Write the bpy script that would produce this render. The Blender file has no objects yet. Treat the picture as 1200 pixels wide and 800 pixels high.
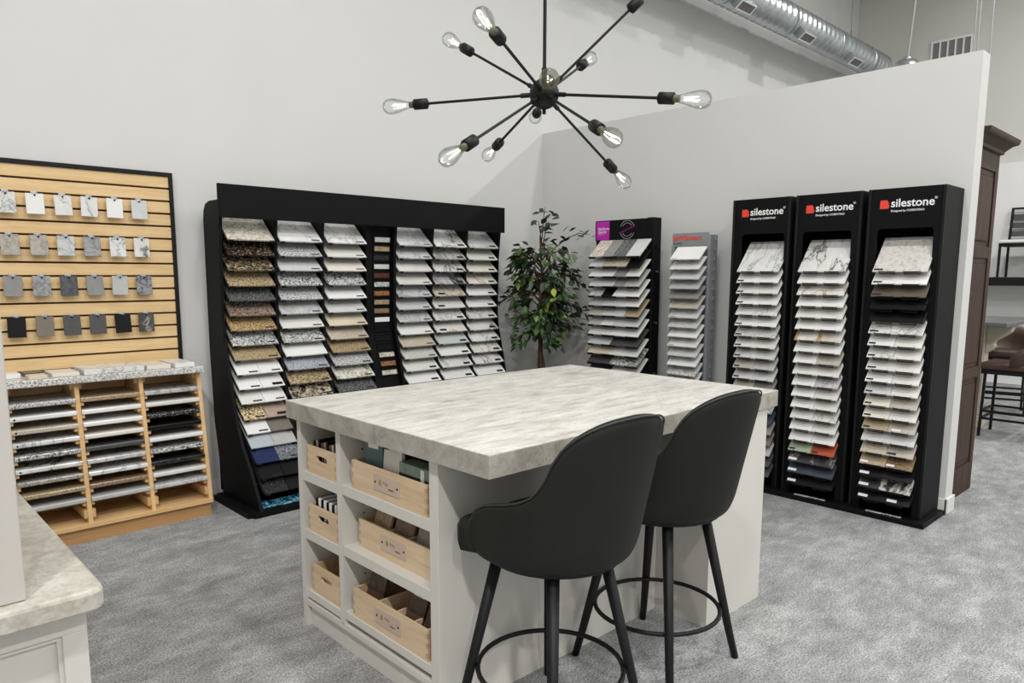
import bpy, bmesh, math, random
from mathutils import Vector, Matrix
sc = bpy.context.scene
C = sc.collection
R = math.radians

# ------------------------------------------------------------------ camera
cam_data = bpy.data.cameras.new('camera')
cam = bpy.data.objects.new('camera', cam_data); C.objects.link(cam)
cam_data.sensor_width = 36.0
cam_data.lens = 849.01 / 1200 * 36
cam_data.shift_y = 36.8 / 1200
cam_data.clip_end = 100
right = Vector((0.72530011, -0.68842719, 0.00278381))
down = Vector((-0.09118043, -0.10007065, -0.99079362))
fwd = Vector((0.68236784, 0.71836889, -0.13535235))
M = Matrix((right, -down, -fwd)).transposed().to_4x4()
M.translation = Vector((0, 0, 1.48))
cam.matrix_world = M
sc.camera = cam

# ------------------------------------------------------------------ light and exposure
sc.view_settings.view_transform = 'Standard'
sc.view_settings.look = 'None'
sc.view_settings.exposure = -0.02
sc.view_settings.gamma = 1.0
world = bpy.data.worlds.new('world'); sc.world = world
world.use_nodes = True
world.node_tree.nodes['Background'].inputs[0].default_value = (0.9, 0.95, 1, 1)
world.node_tree.nodes['Background'].inputs[1].default_value = 0.3

def area(name, loc, sx, sy, power, col=(1, 0.990, 0.972), rot=(0, 0, 0)):
    l = bpy.data.lights.new(name, 'AREA'); l.shape = 'RECTANGLE'; l.size = sx; l.size_y = sy
    l.energy = power; l.color = col
    o = bpy.data.objects.new(name, l); C.objects.link(o); o.location = loc; o.rotation_euler = rot
    return o
# rows of ceiling-hung linear fixtures
for x, ps in ((-1.2, (36, 168, 165)), (2.2, (56, 74, 84)), (5.6, (26, 46, 60)), (9.0, (60, 118, 145))):
    for y, p in zip((1.9, -0.6, -3.4), ps):
        area('linear_light', (x, y, 5.75), 0.30, 0.22, p)

# ------------------------------------------------------------------ materials
MATS = {}
def srgb(r, g, b):
    f = lambda c: (c / 255 / 12.92) if c / 255 <= 0.04045 else ((c / 255 + 0.055) / 1.055) ** 2.4
    return (f(r), f(g), f(b), 1)

def base_mat(name, rough=0.5, metal=0.0, spec=0.5):
    m = bpy.data.materials.new(name); m.use_nodes = True
    b = m.node_tree.nodes['Principled BSDF']
    b.inputs['Roughness'].default_value = rough
    b.inputs['Metallic'].default_value = metal
    b.inputs['Specular IOR Level'].default_value = spec
    MATS[name] = m
    return m, m.node_tree.nodes, m.node_tree.links, b

def coords(n, l, scale=(1, 1, 1), rnd=True):
    tc = n.new('ShaderNodeTexCoord')
    mp = n.new('ShaderNodeMapping'); mp.inputs['Scale'].default_value = scale
    l.new(tc.outputs['Object'], mp.inputs['Vector'])
    if rnd:
        oi = n.new('ShaderNodeObjectInfo')
        mul = n.new('ShaderNodeMath'); mul.operation = 'MULTIPLY'; mul.inputs[1].default_value = 37.0
        l.new(oi.outputs['Random'], mul.inputs[0])
        l.new(mul.outputs[0], mp.inputs['Location'])
    return mp.outputs['Vector']

def noise(n, l, vec, scale, detail=4, rough=0.55, dist=0.0):
    t = n.new('ShaderNodeTexNoise')
    t.inputs['Scale'].default_value = scale; t.inputs['Detail'].default_value = detail
    t.inputs['Roughness'].default_value = rough; t.inputs['Distortion'].default_value = dist
    l.new(vec, t.inputs['Vector'])
    return t.outputs['Fac']

def ramp(n, l, fac, stops, mode='LINEAR'):
    r = n.new('ShaderNodeValToRGB'); cr = r.color_ramp; cr.interpolation = mode
    while len(cr.elements) < len(stops): cr.elements.new(0.5)
    for e, (p, c) in zip(cr.elements, stops):
        e.position = p; e.color = c
    l.new(fac, r.inputs[0])
    return r.outputs[0]

def mix(n, l, fac, a, b, mode='MIX'):
    m = n.new('ShaderNodeMix'); m.data_type = 'RGBA'; m.blend_type = mode
    for v, i in ((fac, 0), (a, 6), (b, 7)):
        if hasattr(v, 'is_output'): l.new(v, m.inputs[i])
        else: m.inputs[i].default_value = v
    return m.outputs[2]

def bump(n, l, b, h, strength=0.2, dist=0.01):
    bp = n.new('ShaderNodeBump'); bp.inputs['Strength'].default_value = strength; bp.inputs['Distance'].default_value = dist
    l.new(h, bp.inputs['Height']); l.new(bp.outputs[0], b.inputs['Normal'])

def plain(name, col, rough=0.5, metal=0.0, var=0.04, scale=6.0, spec=0.5, bmp=0.0, bscale=60):
    m, n, l, b = base_mat(name, rough, metal, spec)
    v = coords(n, l)
    f = noise(n, l, v, scale, 3)
    c = srgb(*col)
    lo = tuple(x * (1 - var) for x in c[:3]) + (1,)
    hi = tuple(min(1, x * (1 + var)) for x in c[:3]) + (1,)
    l.new(ramp(n, l, f, [(0.3, lo), (0.7, hi)]), b.inputs['Base Color'])
    if bmp:
        bump(n, l, b, noise(n, l, v, bscale, 4), bmp, 0.004)
    return m

def speck(name, cols, scale=55, rough=0.25, dist=0.3):
    """granite: patches of several colours from a warped noise"""
    m, n, l, b = base_mat(name, rough)
    v = coords(n, l)
    f = noise(n, l, v, scale * 2.0, 4, 0.66, dist)
    k = len(cols); stops = []
    for i, c in enumerate(cols):
        stops.append((0.36 + 0.28 * i / max(1, k - 1), srgb(*c)))
    l.new(ramp(n, l, f, stops), b.inputs['Base Color'])
    return m

def vein(name, col, vcol, scale=9, width=0.02, rough=0.22, dist=1.2, soft=0.5):
    """marble: thin ridges of a warped noise over a pale ground"""
    m, n, l, b = base_mat(name, rough)
    v = coords(n, l, (1, 0.6, 1))
    f = noise(n, l, v, scale, 8, 0.58, dist * 0.6)
    s = n.new('ShaderNodeMath'); s.operation = 'SUBTRACT'; s.inputs[1].default_value = 0.5; l.new(f, s.inputs[0])
    a = n.new('ShaderNodeMath'); a.operation = 'ABSOLUTE'; l.new(s.outputs[0], a.inputs[0])
    cl = srgb(*col); cv = srgb(*vcol)
    mid = tuple(cl[i] * (1 - soft * 0.35) + cv[i] * soft * 0.35 for i in range(3)) + (1,)
    r = ramp(n, l, a.outputs[0], [(0.0, cv), (width, mid), (width * 4, cl), (1.0, cl)])
    f2 = noise(n, l, v, 25, 3)
    g = ramp(n, l, f2, [(0.35, (0.9, 0.9, 0.9, 1)), (0.65, (1, 1, 1, 1))])
    l.new(mix(n, l, 1.0, r, g, 'MULTIPLY'), b.inputs['Base Color'])
    return m

def wood(name, light, dark, axis='x', rough=0.5, scale=1.0, spec=0.5):
    m, n, l, b = base_mat(name, rough, 0, spec)
    s = {'x': (1.2, 14, 14), 'y': (14, 1.2, 14), 'z': (14, 14, 1.2)}[axis]
    v = coords(n, l, tuple(q * scale for q in s))
    f = noise(n, l, v, 2.2, 5, 0.6, 0.6)
    f2 = noise(n, l, v, 12, 2)
    c = ramp(n, l, f, [(0.3, srgb(*dark)), (0.62, srgb(*light))])
    g = ramp(n, l, f2, [(0.3, (0.93, 0.93, 0.93, 1)), (0.7, (1, 1, 1, 1))])
    l.new(mix(n, l, 1.0, c, g, 'MULTIPLY'), b.inputs['Base Color'])
    return m

# setting
plain('wall_paint', (213, 213, 211), 0.75, var=0.012, scale=1.5, spec=0.25)
plain('partition_paint', (213, 213, 211), 0.75, var=0.012, scale=1.5, spec=0.25)
plain('far_wall_paint', (203, 203, 197), 0.8, var=0.015, scale=1.0, spec=0.2)
plain('trim_white', (226, 226, 225), 0.45, var=0.01)
plain('ceiling_paint', (200, 200, 198), 0.8)
def carpet():
    m, n, l, b = base_mat('carpet', 0.95, 0, 0.1)
    v = coords(n, l, (1, 1, 1), False)
    v2 = coords(n, l, (1.0, 1.7, 1), False)
    big = noise(n, l, v2, 4.6, 9, 0.74, 0.15)
    fine = noise(n, l, v, 125, 3, 0.75)
    c1 = ramp(n, l, big, [(0.36, srgb(156, 157, 157)), (0.50, srgb(178, 179, 179)), (0.64, srgb(204, 205, 205))])
    c2 = ramp(n, l, fine, [(0.36, (0.34, 0.34, 0.34, 1)), (0.62, (1.0, 1.0, 1.0, 1))])
    l.new(mix(n, l, 1.0, c1, c2, 'MULTIPLY'), b.inputs['Base Color'])
    bump(n, l, b, fine, 0.5, 0.006)
carpet()
def concrete(name, axis):
    m, n, l, b = base_mat(name, 0.42)
    s = (2.2, 9.0, 9.0) if axis == 'x' else (5.5, 4.5, 5.0)
    v = coords(n, l, s, False); v0 = coords(n, l, (1, 1, 1), False)
    a = noise(n, l, v, 2.6, 9, 0.70, 0.35)
    c = ramp(n, l, a, [(0.30, srgb(166, 157, 143)), (0.42, srgb(194, 190, 181)), (0.54, srgb(212, 210, 204)), (0.70, srgb(226, 225, 220))])
    f = noise(n, l, v0, 70, 4, 0.7)
    g = ramp(n, l, f, [(0.30, (0.70, 0.69, 0.67, 1)), (0.50, (1, 1, 1, 1))])
    v3 = coords(n, l, tuple(q * 5 for q in s), False)
    h = ramp(n, l, noise(n, l, v3, 3.0, 4, 0.7), [(0.34, (0.80, 0.795, 0.78, 1)), (0.50, (0.97, 0.97, 0.965, 1)), (0.62, (1.0, 1.0, 1.0, 1))])
    c = mix(n, l, 1.0, c, h, 'MULTIPLY')
    if axis == 'y': c = mix(n, l, 1.0, c, (0.80, 0.785, 0.755, 1), 'MULTIPLY')
    l.new(mix(n, l, 0.6, c, g, 'MULTIPLY'), b.inputs['Base Color'])
    bump(n, l, b, f, 0.06, 0.003)
concrete('concrete_top', 'x'); concrete('counter_top', 'y')
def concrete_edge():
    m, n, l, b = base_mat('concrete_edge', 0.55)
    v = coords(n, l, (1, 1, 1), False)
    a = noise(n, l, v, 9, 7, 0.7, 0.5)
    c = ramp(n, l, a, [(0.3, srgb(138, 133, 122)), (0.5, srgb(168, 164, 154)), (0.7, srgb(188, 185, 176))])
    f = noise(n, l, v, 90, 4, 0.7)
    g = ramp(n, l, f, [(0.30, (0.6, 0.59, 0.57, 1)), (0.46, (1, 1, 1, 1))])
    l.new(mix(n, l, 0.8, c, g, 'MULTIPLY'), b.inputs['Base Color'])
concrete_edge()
plain('cabinet_grey', (211, 208, 201), 0.5, var=0.012, scale=3)
plain('cabinet_inside', (205, 202, 195), 0.55, var=0.012, scale=3)
plain('counter_cabinet_paint', (200, 196, 190), 0.5, var=0.01, scale=3)
plain('upright_cabinet_paint', (188, 183, 177), 0.55, var=0.01, scale=3)
plain('black_laminate', (13, 14, 16), 0.55, var=0.05, spec=0.14)
plain('black_matte', (9, 9, 10), 0.7, var=0.1, spec=0.2)
plain('black_metal', (13, 13, 14), 0.5, var=0.1, spec=0.3)
plain('black_sticker', (14, 14, 15), 0.4, var=0.02)
plain('white_sticker', (232, 232, 230), 0.5, var=0.01)
plain('stool_leather', (33, 34, 31), 0.6, var=0.05, spec=0.22, bmp=0.12, bscale=220)
plain('stool_piping', (44, 45, 42), 0.45, var=0.03)
plain('stool_leg_paint', (16, 17, 20), 0.5, var=0.05, spec=0.3)
plain('grey_metal', (138, 142, 145), 0.45, var=0.03)
plain('white_print', (240, 240, 240), 0.5, var=0.0)
plain('grey_print', (190, 190, 195), 0.5, var=0.0)
plain('red_print', (232, 66, 52), 0.5, var=0.0)
plain('magenta_print', (186, 32, 172), 0.5, var=0.0)
plain('dark_print', (70, 72, 74), 0.5, var=0.0)
plain('olive_print', (150, 140, 40), 0.5, var=0.0)
plain('chrome', (200, 202, 205), 0.25, 0.9, var=0.02)
plain('gold_cap', (104, 102, 80), 0.6, 0.3, var=0.02)
plain('galvanized', (186, 191, 194), 0.30, 0.75, var=0.12, scale=5)
plain('louver_grey', (120, 118, 120), 0.6, var=0.02)
plain('plate_wood', (196, 176, 160), 0.5, var=0.04)
plain('groove_brown', (58, 34, 20), 0.7, var=0.05)
plain('table_stone', (96, 97, 98), 0.35, var=0.1, scale=20)
plain('cream_paint', (206, 198, 178), 0.5, var=0.06, scale=20)
plain('brown_leather', (70, 50, 42), 0.4, var=0.12, scale=12)
plain('white_cushion', (226, 224, 218), 0.8, var=0.02)
plain('slat_grey', (70, 72, 74), 0.55, var=0.03)
plain('cable_grey', (150, 150, 150), 0.5, var=0.02)
plain('pot_grey', (70, 68, 66), 0.6, var=0.05)
plain('soil', (50, 38, 28), 0.95, var=0.3, scale=60)
wood('maple_slat', (233, 202, 152), (220, 184, 130), 'x', 0.45)
wood('maple_post', (228, 190, 138), (212, 170, 116), 'z', 0.5)
wood('maple_runner', (222, 184, 132), (206, 164, 110), 'y', 0.5)
wood('maple_rail', (230, 192, 140), (214, 172, 118), 'x', 0.5)
wood('toe_wood', (188, 146, 98), (176, 132, 84), 'x', 0.5)
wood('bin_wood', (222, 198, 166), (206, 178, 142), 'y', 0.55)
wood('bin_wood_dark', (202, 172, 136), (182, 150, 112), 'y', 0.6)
wood('walnut_cabinet', (74, 54, 43), (50, 36, 29), 'z', 0.5, 1.0, 0.15)
wood('bark', (96, 66, 48), (48, 32, 24), 'z', 0.85, 2.0)
wood('plank_dark', (88, 64, 50), (54, 39, 32), 'x', 0.5)
wood('plank_brown', (178, 150, 122), (140, 114, 90), 'x', 0.5)
wood('plank_umber', (132, 106, 88), (98, 78, 64), 'x', 0.5)
wood('plank_grey', (164, 156, 148), (128, 120, 114), 'x', 0.5)
def leafmat(name, col):
    m, n, l, b = base_mat(name, 0.45)
    oi = n.new('ShaderNodeObjectInfo')
    c = srgb(*col)
    l.new(ramp(n, l, oi.outputs['Random'], [(0.0, tuple(x * 0.6 for x in c[:3]) + (1,)), (1.0, tuple(x * 1.25 for x in c[:3]) + (1,))]), b.inputs['Base Color'])
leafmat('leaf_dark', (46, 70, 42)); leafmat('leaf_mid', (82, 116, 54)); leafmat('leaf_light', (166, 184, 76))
def glass():
    m = bpy.data.materials.new('bulb_glass'); m.use_nodes = True; MATS['bulb_glass'] = m
    n, l = m.node_tree.nodes, m.node_tree.links
    n.remove(n['Principled BSDF'])
    t = n.new('ShaderNodeBsdfTransparent'); t.inputs[0].default_value = (0.96, 0.965, 0.96, 1)
    g = n.new('ShaderNodeBsdfGlossy'); g.inputs['Roughness'].default_value = 0.04
    lw = n.new('ShaderNodeLayerWeight'); lw.inputs[0].default_value = 0.26
    mx = n.new('ShaderNodeMixShader'); ml = n.new('ShaderNodeMath'); ml.operation = 'MULTIPLY'; ml.inputs[1].default_value = 0.6; l.new(lw.outputs['Fresnel'], ml.inputs[0]); l.new(ml.outputs[0], mx.inputs[0])
    l.new(t.outputs[0], mx.inputs[1]); l.new(g.outputs[0], mx.inputs[2]); l.new(mx.outputs[0], n['Material Output'].inputs[0])
glass()
def emit(name, col, s):
    m, n, l, b = base_mat(name)
    b.inputs['Emission Color'].default_value = col; b.inputs['Emission Strength'].default_value = s
emit('filament_glow', (1, 0.96, 0.86, 1), 5)

# stones: code -> (material, words for the label)
ST = {}
def stone(code, words, fn, *a, **k):
    fn('stone_' + code, *a, **k); ST[code] = (MATS['stone_' + code], words)
W = (228, 228, 225)
stone('white', 'plain white quartz', plain, (232, 232, 230), 0.25, 0, 0.015, 12)
stone('offwhite', 'off-white quartz', plain, (222, 221, 215), 0.25, 0, 0.025, 20)
stone('cream', 'cream coloured quartz', plain, (216, 206, 182), 0.25, 0, 0.03, 20)
stone('ivory', 'pale ivory quartz', plain, (226, 221, 210), 0.28, 0, 0.03, 20)
stone('palegrey', 'pale grey quartz', plain, (204, 205, 205), 0.3, 0, 0.05, 30)
stone('lightgrey', 'light grey quartz', plain, (182, 182, 180), 0.32, 0, 0.06, 30)
stone('grey', 'mid grey quartz', plain, (140, 139, 138), 0.35, 0, 0.08, 30)
stone('darkgrey', 'dark grey quartz', plain, (76, 76, 77), 0.35, 0, 0.12, 40)
stone('taupe', 'taupe quartz', plain, (122, 114, 104), 0.35, 0, 0.06, 30)
stone('brown', 'brown taupe quartz', plain, (98, 88, 78), 0.3, 0, 0.06, 30)
stone('pinktaupe', 'pinkish taupe quartz', plain, (176, 156, 142), 0.35, 0, 0.04, 30)
stone('beigegrey', 'beige grey quartz', plain, (186, 180, 168), 0.35, 0, 0.06, 40)
stone('tan', 'tan quartz', plain, (176, 158, 132), 0.35, 0, 0.07, 40)
stone('bluegrey', 'pale blue-grey quartz', plain, (178, 186, 194), 0.3, 0, 0.03, 30)
stone('navy', 'navy blue quartz', plain, (34, 46, 86), 0.25, 0, 0.06, 30)
stone('slate', 'dark slate blue quartz', plain, (58, 66, 78), 0.35, 0, 0.1, 40)
stone('black', 'black quartz', plain, (20, 20, 22), 0.3, 0, 0.15, 40, 0.25)
stone('sage', 'sage green quartz', plain, (158, 172, 148), 0.35, 0, 0.03, 30)
stone('rust', 'rust orange quartz', plain, (178, 84, 56), 0.35, 0, 0.05, 30)
stone('greengrey', 'pale green-grey quartz', plain, (196, 204, 200), 0.28, 0, 0.05, 30)
stone('concrete', 'light concrete-look quartz', speck, [(176, 173, 168), (204, 201, 196), (210, 207, 202), (214, 211, 206)], 20, 0.4)
stone('blackspeck', 'black speckled', speck, [(16, 16, 18), (19, 19, 21), (24, 24, 26), (96, 96, 100)], 90)
stone('creamgranite', 'cream and grey granite', speck, [(140, 132, 124), (204, 196, 182), (226, 218, 202)], 22, 0.25, 1.0)
stone('browngranite', 'dark brown granite', speck, [(22, 18, 16), (40, 32, 27), (60, 46, 38), (170, 150, 128)], 40, 0.22, 0.8)
stone('tanblack', 'black and tan granite', speck, [(28, 27, 27), (60, 56, 52), (150, 132, 104), (206, 186, 150)], 26, 0.22, 1.0)
stone('gold', 'golden tan granite', speck, [(66, 54, 42), (142, 124, 96), (184, 164, 130), (210, 193, 162)], 45)
stone('darkgranite', 'dark grey granite', speck, [(34, 35, 36), (70, 72, 72), (96, 98, 98), (150, 152, 150)], 60)
stone('pinkgranite', 'brown and pinkish granite', speck, [(44, 38, 34), (104, 90, 80), (150, 130, 116), (190, 172, 156)], 60)
stone('yellow', 'yellow gold granite', speck, [(52, 43, 34), (142, 120, 84), (192, 164, 116), (212, 190, 148)], 48)
stone('bwcoarse', 'black and white coarse granite', speck, [(28, 29, 30), (120, 122, 122), (206, 206, 204), (226, 226, 224)], 38, 0.25, 0.8)
stone('greygranite', 'grey and white granite', speck, [(70, 72, 74), (160, 162, 164), (206, 207, 206), (222, 222, 220)], 55)
stone('tangranite', 'tan granite', speck, [(108, 92, 70), (168, 148, 116), (190, 172, 138)], 70)
stone('bluegranite', 'blue-grey and white granite', speck, [(84, 90, 100), (160, 168, 178), (214, 218, 222)], 70)
stone('beigeblack', 'beige and black patched granite', speck, [(26, 25, 25), (70, 64, 58), (186, 172, 150), (206, 196, 176)], 14, 0.25, 1.2)
stone('beigespeck', 'beige speckled', speck, [(150, 136, 118), (198, 188, 170), (214, 206, 192)], 90)
stone('olive', 'white stone with olive gold patches', speck, [(120, 106, 62), (196, 190, 172), (222, 221, 216), (226, 226, 222)], 12, 0.25, 1.2)
stone('goldspeck', 'cream and black speckled', speck, [(36, 31, 26), (146, 124, 86), (208, 190, 152), (224, 212, 182)], 42)
stone('charspeck', 'charcoal and white speckled', speck, [(40, 43, 48), (84, 90, 98), (120, 126, 134), (196, 200, 204)], 80)
stone('brownspeck', 'brown speckled', speck, [(74, 54, 40), (138, 112, 84), (176, 152, 122)], 75)
stone('redbrown', 'dark red-brown granite', speck, [(36, 18, 14), (84, 44, 34), (110, 64, 50)], 80)
stone('orange', 'orange brown granite', speck, [(64, 38, 22), (150, 98, 60), (190, 140, 96)], 80)
stone('whitespeck', 'white speckled', speck, [(140, 138, 134), (206, 205, 200), (226, 225, 222)], 90)
stone('bwdark', 'black and white granite', speck, [(18, 18, 20), (26, 26, 28), (60, 60, 62), (180, 180, 178)], 60)
stone('greige', 'grey and beige granite', speck, [(96, 92, 86), (160, 155, 146), (190, 186, 178)], 60)
stone('topgranite', 'grey and white granite', speck, [(96, 94, 92), (182, 180, 176), (216, 214, 210), (224, 223, 220)], 50)
stone('teal', 'blue and turquoise agate', speck, [(14, 36, 56), (30, 92, 124), (70, 160, 186), (190, 214, 220)], 16, 0.15, 1.6)
stone('whitevein', 'white grey-veined', vein, (228, 228, 226), (150, 152, 154), 7, 0.016)
stone('palemarble', 'pale grey marbled', vein, (206, 207, 206), (160, 162, 164), 14, 0.03)
stone('darkvein', 'white stone with a dark diagonal vein', vein, (226, 225, 222), (62, 60, 60), 4, 0.014, 0.22, 0.8)
stone('boldvein', 'white stone with broad black vein', vein, (224, 224, 222), (28, 28, 30), 3.2, 0.05, 0.2, 0.6, 0.9)
stone('goldvein', 'white gold-veined', vein, (228, 227, 222), (176, 140, 86), 5, 0.016)
stone('tanstreak', 'white stone with tan streaks', vein, (216, 210, 200), (170, 150, 120), 8, 0.05)
stone('fineline', 'white stone with thin grey lines', vein, (226, 225, 222), (140, 136, 130), 11, 0.012)
stone('greystreak', 'grey streaked white', vein, (200, 200, 198), (140, 140, 140), 12, 0.05)
stone('greigevein', 'greige veined', vein, (184, 178, 168), (148, 142, 132), 18, 0.05, 0.4)
stone('greyvein', 'grey marbled', vein, (168, 168, 170), (120, 122, 126), 14, 0.05, 0.35)
stone('darkmarble', 'dark grey white-veined', vein, (62, 62, 64), (170, 168, 164), 6, 0.012)
stone('blackvein', 'black stone with white veins', vein, (24, 24, 26), (210, 208, 202), 4, 0.035, 0.2, 0.6, 0.2)
stone('darkstriated', 'dark grey striated', vein, (88, 90, 94), (62, 64, 68), 26, 0.06, 0.45)
stone('greyblackvein', 'grey stone with black veins', vein, (150, 154, 158), (54, 58, 62), 16, 0.05, 0.35)

# ------------------------------------------------------------------ mesh helpers
def box(bm, x0, x1, y0, y1, z0, z1):
    v = [bm.verts.new(p) for p in ((x0, y0, z0), (x1, y0, z0), (x1, y1, z0), (x0, y1, z0), (x0, y0, z1), (x1, y0, z1), (x1, y1, z1), (x0, y1, z1))]
    for f in ((0, 3, 2, 1), (4, 5, 6, 7), (0, 1, 5, 4), (1, 2, 6, 5), (2, 3, 7, 6), (3, 0, 4, 7)):
        bm.faces.new([v[i] for i in f])
def bx(x0, x1, y0, y1, z0, z1, bev=0.0, seg=1):
    bm = bmesh.new(); box(bm, min(x0, x1), max(x0, x1), min(y0, y1), max(y0, y1), min(z0, z1), max(z0, z1))
    if bev:
        bmesh.ops.bevel(bm, geom=list(bm.edges), offset=bev, segments=seg, affect='EDGES', profile=0.5)
    return bm
def prism(pts, axis, a, b, bev=0.0):
    """extrude a 2-D outline along an axis; pts in the two other axes in x,y,z order"""
    bm = bmesh.new()
    def P(p, t): return {'x': (t, p[0], p[1]), 'y': (p[0], t, p[1]), 'z': (p[0], p[1], t)}[axis]
    A = [bm.verts.new(P(p, a)) for p in pts]; B = [bm.verts.new(P(p, b)) for p in pts]
    bm.faces.new(A); bm.faces.new(B[::-1]); k = len(pts)
    for i in range(k): bm.faces.new([A[i], B[i], B[(i + 1) % k], A[(i + 1) % k]])
    bmesh.ops.recalc_face_normals(bm, faces=bm.faces)
    if bev: bmesh.ops.bevel(bm, geom=[e for e in bm.edges], offset=bev, segments=1, affect='EDGES')
    return bm
def tube(bm, pts, r, seg=8, closed=False, cap=True):
    pts = [Vector(p) for p in pts]; n = len(pts)
    rr = r if isinstance(r, (list, tuple)) else [r] * n
    rings = []; prev = None
    for i, p in enumerate(pts):
        a = pts[(i - 1) % n] if (closed or i > 0) else p
        b = pts[(i + 1) % n] if (closed or i < n - 1) else p
        t = (b - a).normalized()
        if prev is None:
            u = t.orthogonal().normalized()
        else:
            u = (prev - t * prev.dot(t)).normalized()
        prev = u; w = t.cross(u)
        rings.append([bm.verts.new(p + (u * math.cos(2 * math.pi * k / seg) + w * math.sin(2 * math.pi * k / seg)) * rr[i]) for k in range(seg)])
    for i in range(n if closed else n - 1):
        A, B = rings[i], rings[(i + 1) % n]
        for k in range(seg): bm.faces.new([A[k], A[(k + 1) % seg], B[(k + 1) % seg], B[k]])
    if cap and not closed:
        bm.faces.new(rings[0][::-1]); bm.faces.new(rings[-1])
    return rings
def tb(pts, r, seg=8, closed=False):
    bm = bmesh.new(); tube(bm, pts, r, seg, closed); bmesh.ops.recalc_face_normals(bm, faces=bm.faces); return bm
def lathe(prof, seg=24, mat=Matrix.Identity(4), closed=False):
    """prof: (radius, height) pairs along z"""
    bm = bmesh.new(); rings = []
    for r, z in prof:
        if r < 1e-6: rings.append([bm.verts.new((0, 0, z))])
        else: rings.append([bm.verts.new((r * math.cos(2 * math.pi * k / seg), r * math.sin(2 * math.pi * k / seg), z)) for k in range(seg)])
    for A, B in zip(rings, rings[1:]):
        for k in range(seg):
            q = (k + 1) % seg
            if len(A) == 1 and len(B) == 1: continue
            if len(A) == 1: bm.faces.new([A[0], B[k], B[q]])
            elif len(B) == 1: bm.faces.new([A[k], B[0], A[q]])
            else: bm.faces.new([A[k], B[k], B[q], A[q]])
    bmesh.ops.transform(bm, matrix=mat, verts=bm.verts)
    bmesh.ops.recalc_face_normals(bm, faces=bm.faces)
    return bm
def mesh(name, bm, mat, smooth=False):
    me = bpy.data.meshes.new(name); bm.to_mesh(me); bm.free()
    me.materials.append(MATS[mat] if isinstance(mat, str) else mat)
    if smooth:
        for p in me.polygons: p.use_smooth = True
    return me
def link(name, me, parent=None, loc=(0, 0, 0)):
    o = bpy.data.objects.new(name, me); C.objects.link(o); o.location = loc
    if parent: o.parent = parent
    return o
def obj(name, bm, mat, parent=None, smooth=False):
    """one mesh object; world-built geometry is moved into its parent's frame when the parent is a plain (unrotated) thing"""
    if parent is not None and parent.get('_wx') is not None:
        bmesh.ops.translate(bm, vec=-Vector(parent['_wx']), verts=bm.verts)
    o = link(name, mesh(name, bm, mat, smooth), parent)
    if parent is not None and parent.get('_wx') is not None: PW.append(o); o['_wx'] = (0.0, 0.0, 0.0); o['_wx'] = parent['_wx']
    return o
PW = []
def tag(o, label, cat, group=None):
    o['label'] = label; o['category'] = cat
    if group: o['group'] = group
    return o
def thing(name, label, cat, loc=(0, 0, 0), group=None, world=True):
    o = bpy.data.objects.new(name, None); C.objects.link(o); o.location = loc; o.empty_display_size = 0.05
    tag(o, label, cat, group)
    if world: o['_wx'] = tuple(float(v) for v in loc); PW.append(o)
    return o
def struct(name, bm, mat, parent=None):
    o = obj(name, bm, mat, parent); o['kind'] = 'structure'; return o
def setmat(o, m):
    o.material_slots[0].link = 'OBJECT'; o.material_slots[0].material = MATS[m] if isinstance(m, str) else m
def text_bm(body, size, extrude=0.0008, bold=0.0, align='CENTER'):
    cu = bpy.data.curves.new('lettering', 'FONT'); cu.body = body; cu.size = size; cu.extrude = extrude; cu.offset = bold
    cu.align_x = align; cu.align_y = 'CENTER'; cu.resolution_u = 3
    o = bpy.data.objects.new('lettering', cu); C.objects.link(o)
    dg = bpy.context.evaluated_depsgraph_get(); me = bpy.data.meshes.new_from_object(o.evaluated_get(dg))
    bm = bmesh.new(); bm.from_mesh(me)
    bpy.data.objects.remove(o); bpy.data.curves.remove(cu); bpy.data.meshes.remove(me)
    return bm
def place(bm, origin, u, v):
    """map text plane (x,y) to world axes u,v at origin"""
    u = Vector(u).normalized(); v = Vector(v).normalized(); w = u.cross(v)
    m = Matrix((u, v, w)).transposed().to_4x4(); m.translation = Vector(origin)
    bmesh.ops.transform(bm, matrix=m, verts=bm.verts); return bm
ORD = ['topmost', 'second', 'third', 'fourth', 'fifth', 'sixth', 'seventh', 'eighth', 'ninth', 'tenth', 'eleventh', 'twelfth', 'thirteenth', 'fourteenth',
       'fifteenth', 'sixteenth', 'seventeenth', 'eighteenth', 'nineteenth', 'twentieth', 'twenty-first']

# ------------------------------------------------------------------ room
WY = 4.825; PX = 4.963; FX = 11.85
struct('floor', bx(-4.2, FX + 0.1, -6.2, WY + 0.1, -0.1, 0), 'carpet')
struct('ceiling', bx(-4.2, FX + 0.1, -6.2, WY + 0.1, 6.5, 6.6), 'ceiling_paint')
struct('wall_back', bx(-4.2, FX + 0.1, WY, WY + 0.1, 0, 6.5), 'wall_paint')
struct('wall_right', bx(FX, FX + 0.1, -6.2, WY, 0, 6.5), 'far_wall_paint')
struct('wall_left', bx(-4.2, -4.1, -6.2, WY, 0, 6.5), 'wall_paint')
struct('wall_front', bx(-4.1, FX, -6.2, -6.1, 0, 6.5), 'wall_paint')
struct('trim_1', bx(11.76, FX, -3.0, WY, 0, 2.98), 'trim_white')
struct('wall_partition', bx(PX, PX + 0.14, 1.306, WY, 0, 2.76), 'partition_paint')
struct('baseboard_back', bx(-4.1, PX, WY - 0.014, WY, 0, 0.10, 0.003), 'trim_white')
bm = bx(PX - 0.013, PX, 1.292, WY - 0.014, 0, 0.10, 0.003)
struct('baseboard_partition', bm, 'trim_white')
struct('baseboard_end', bx(PX - 0.013, PX + 0.153, 1.292, 1.306, 0, 0.10, 0.003), 'trim_white')

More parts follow.
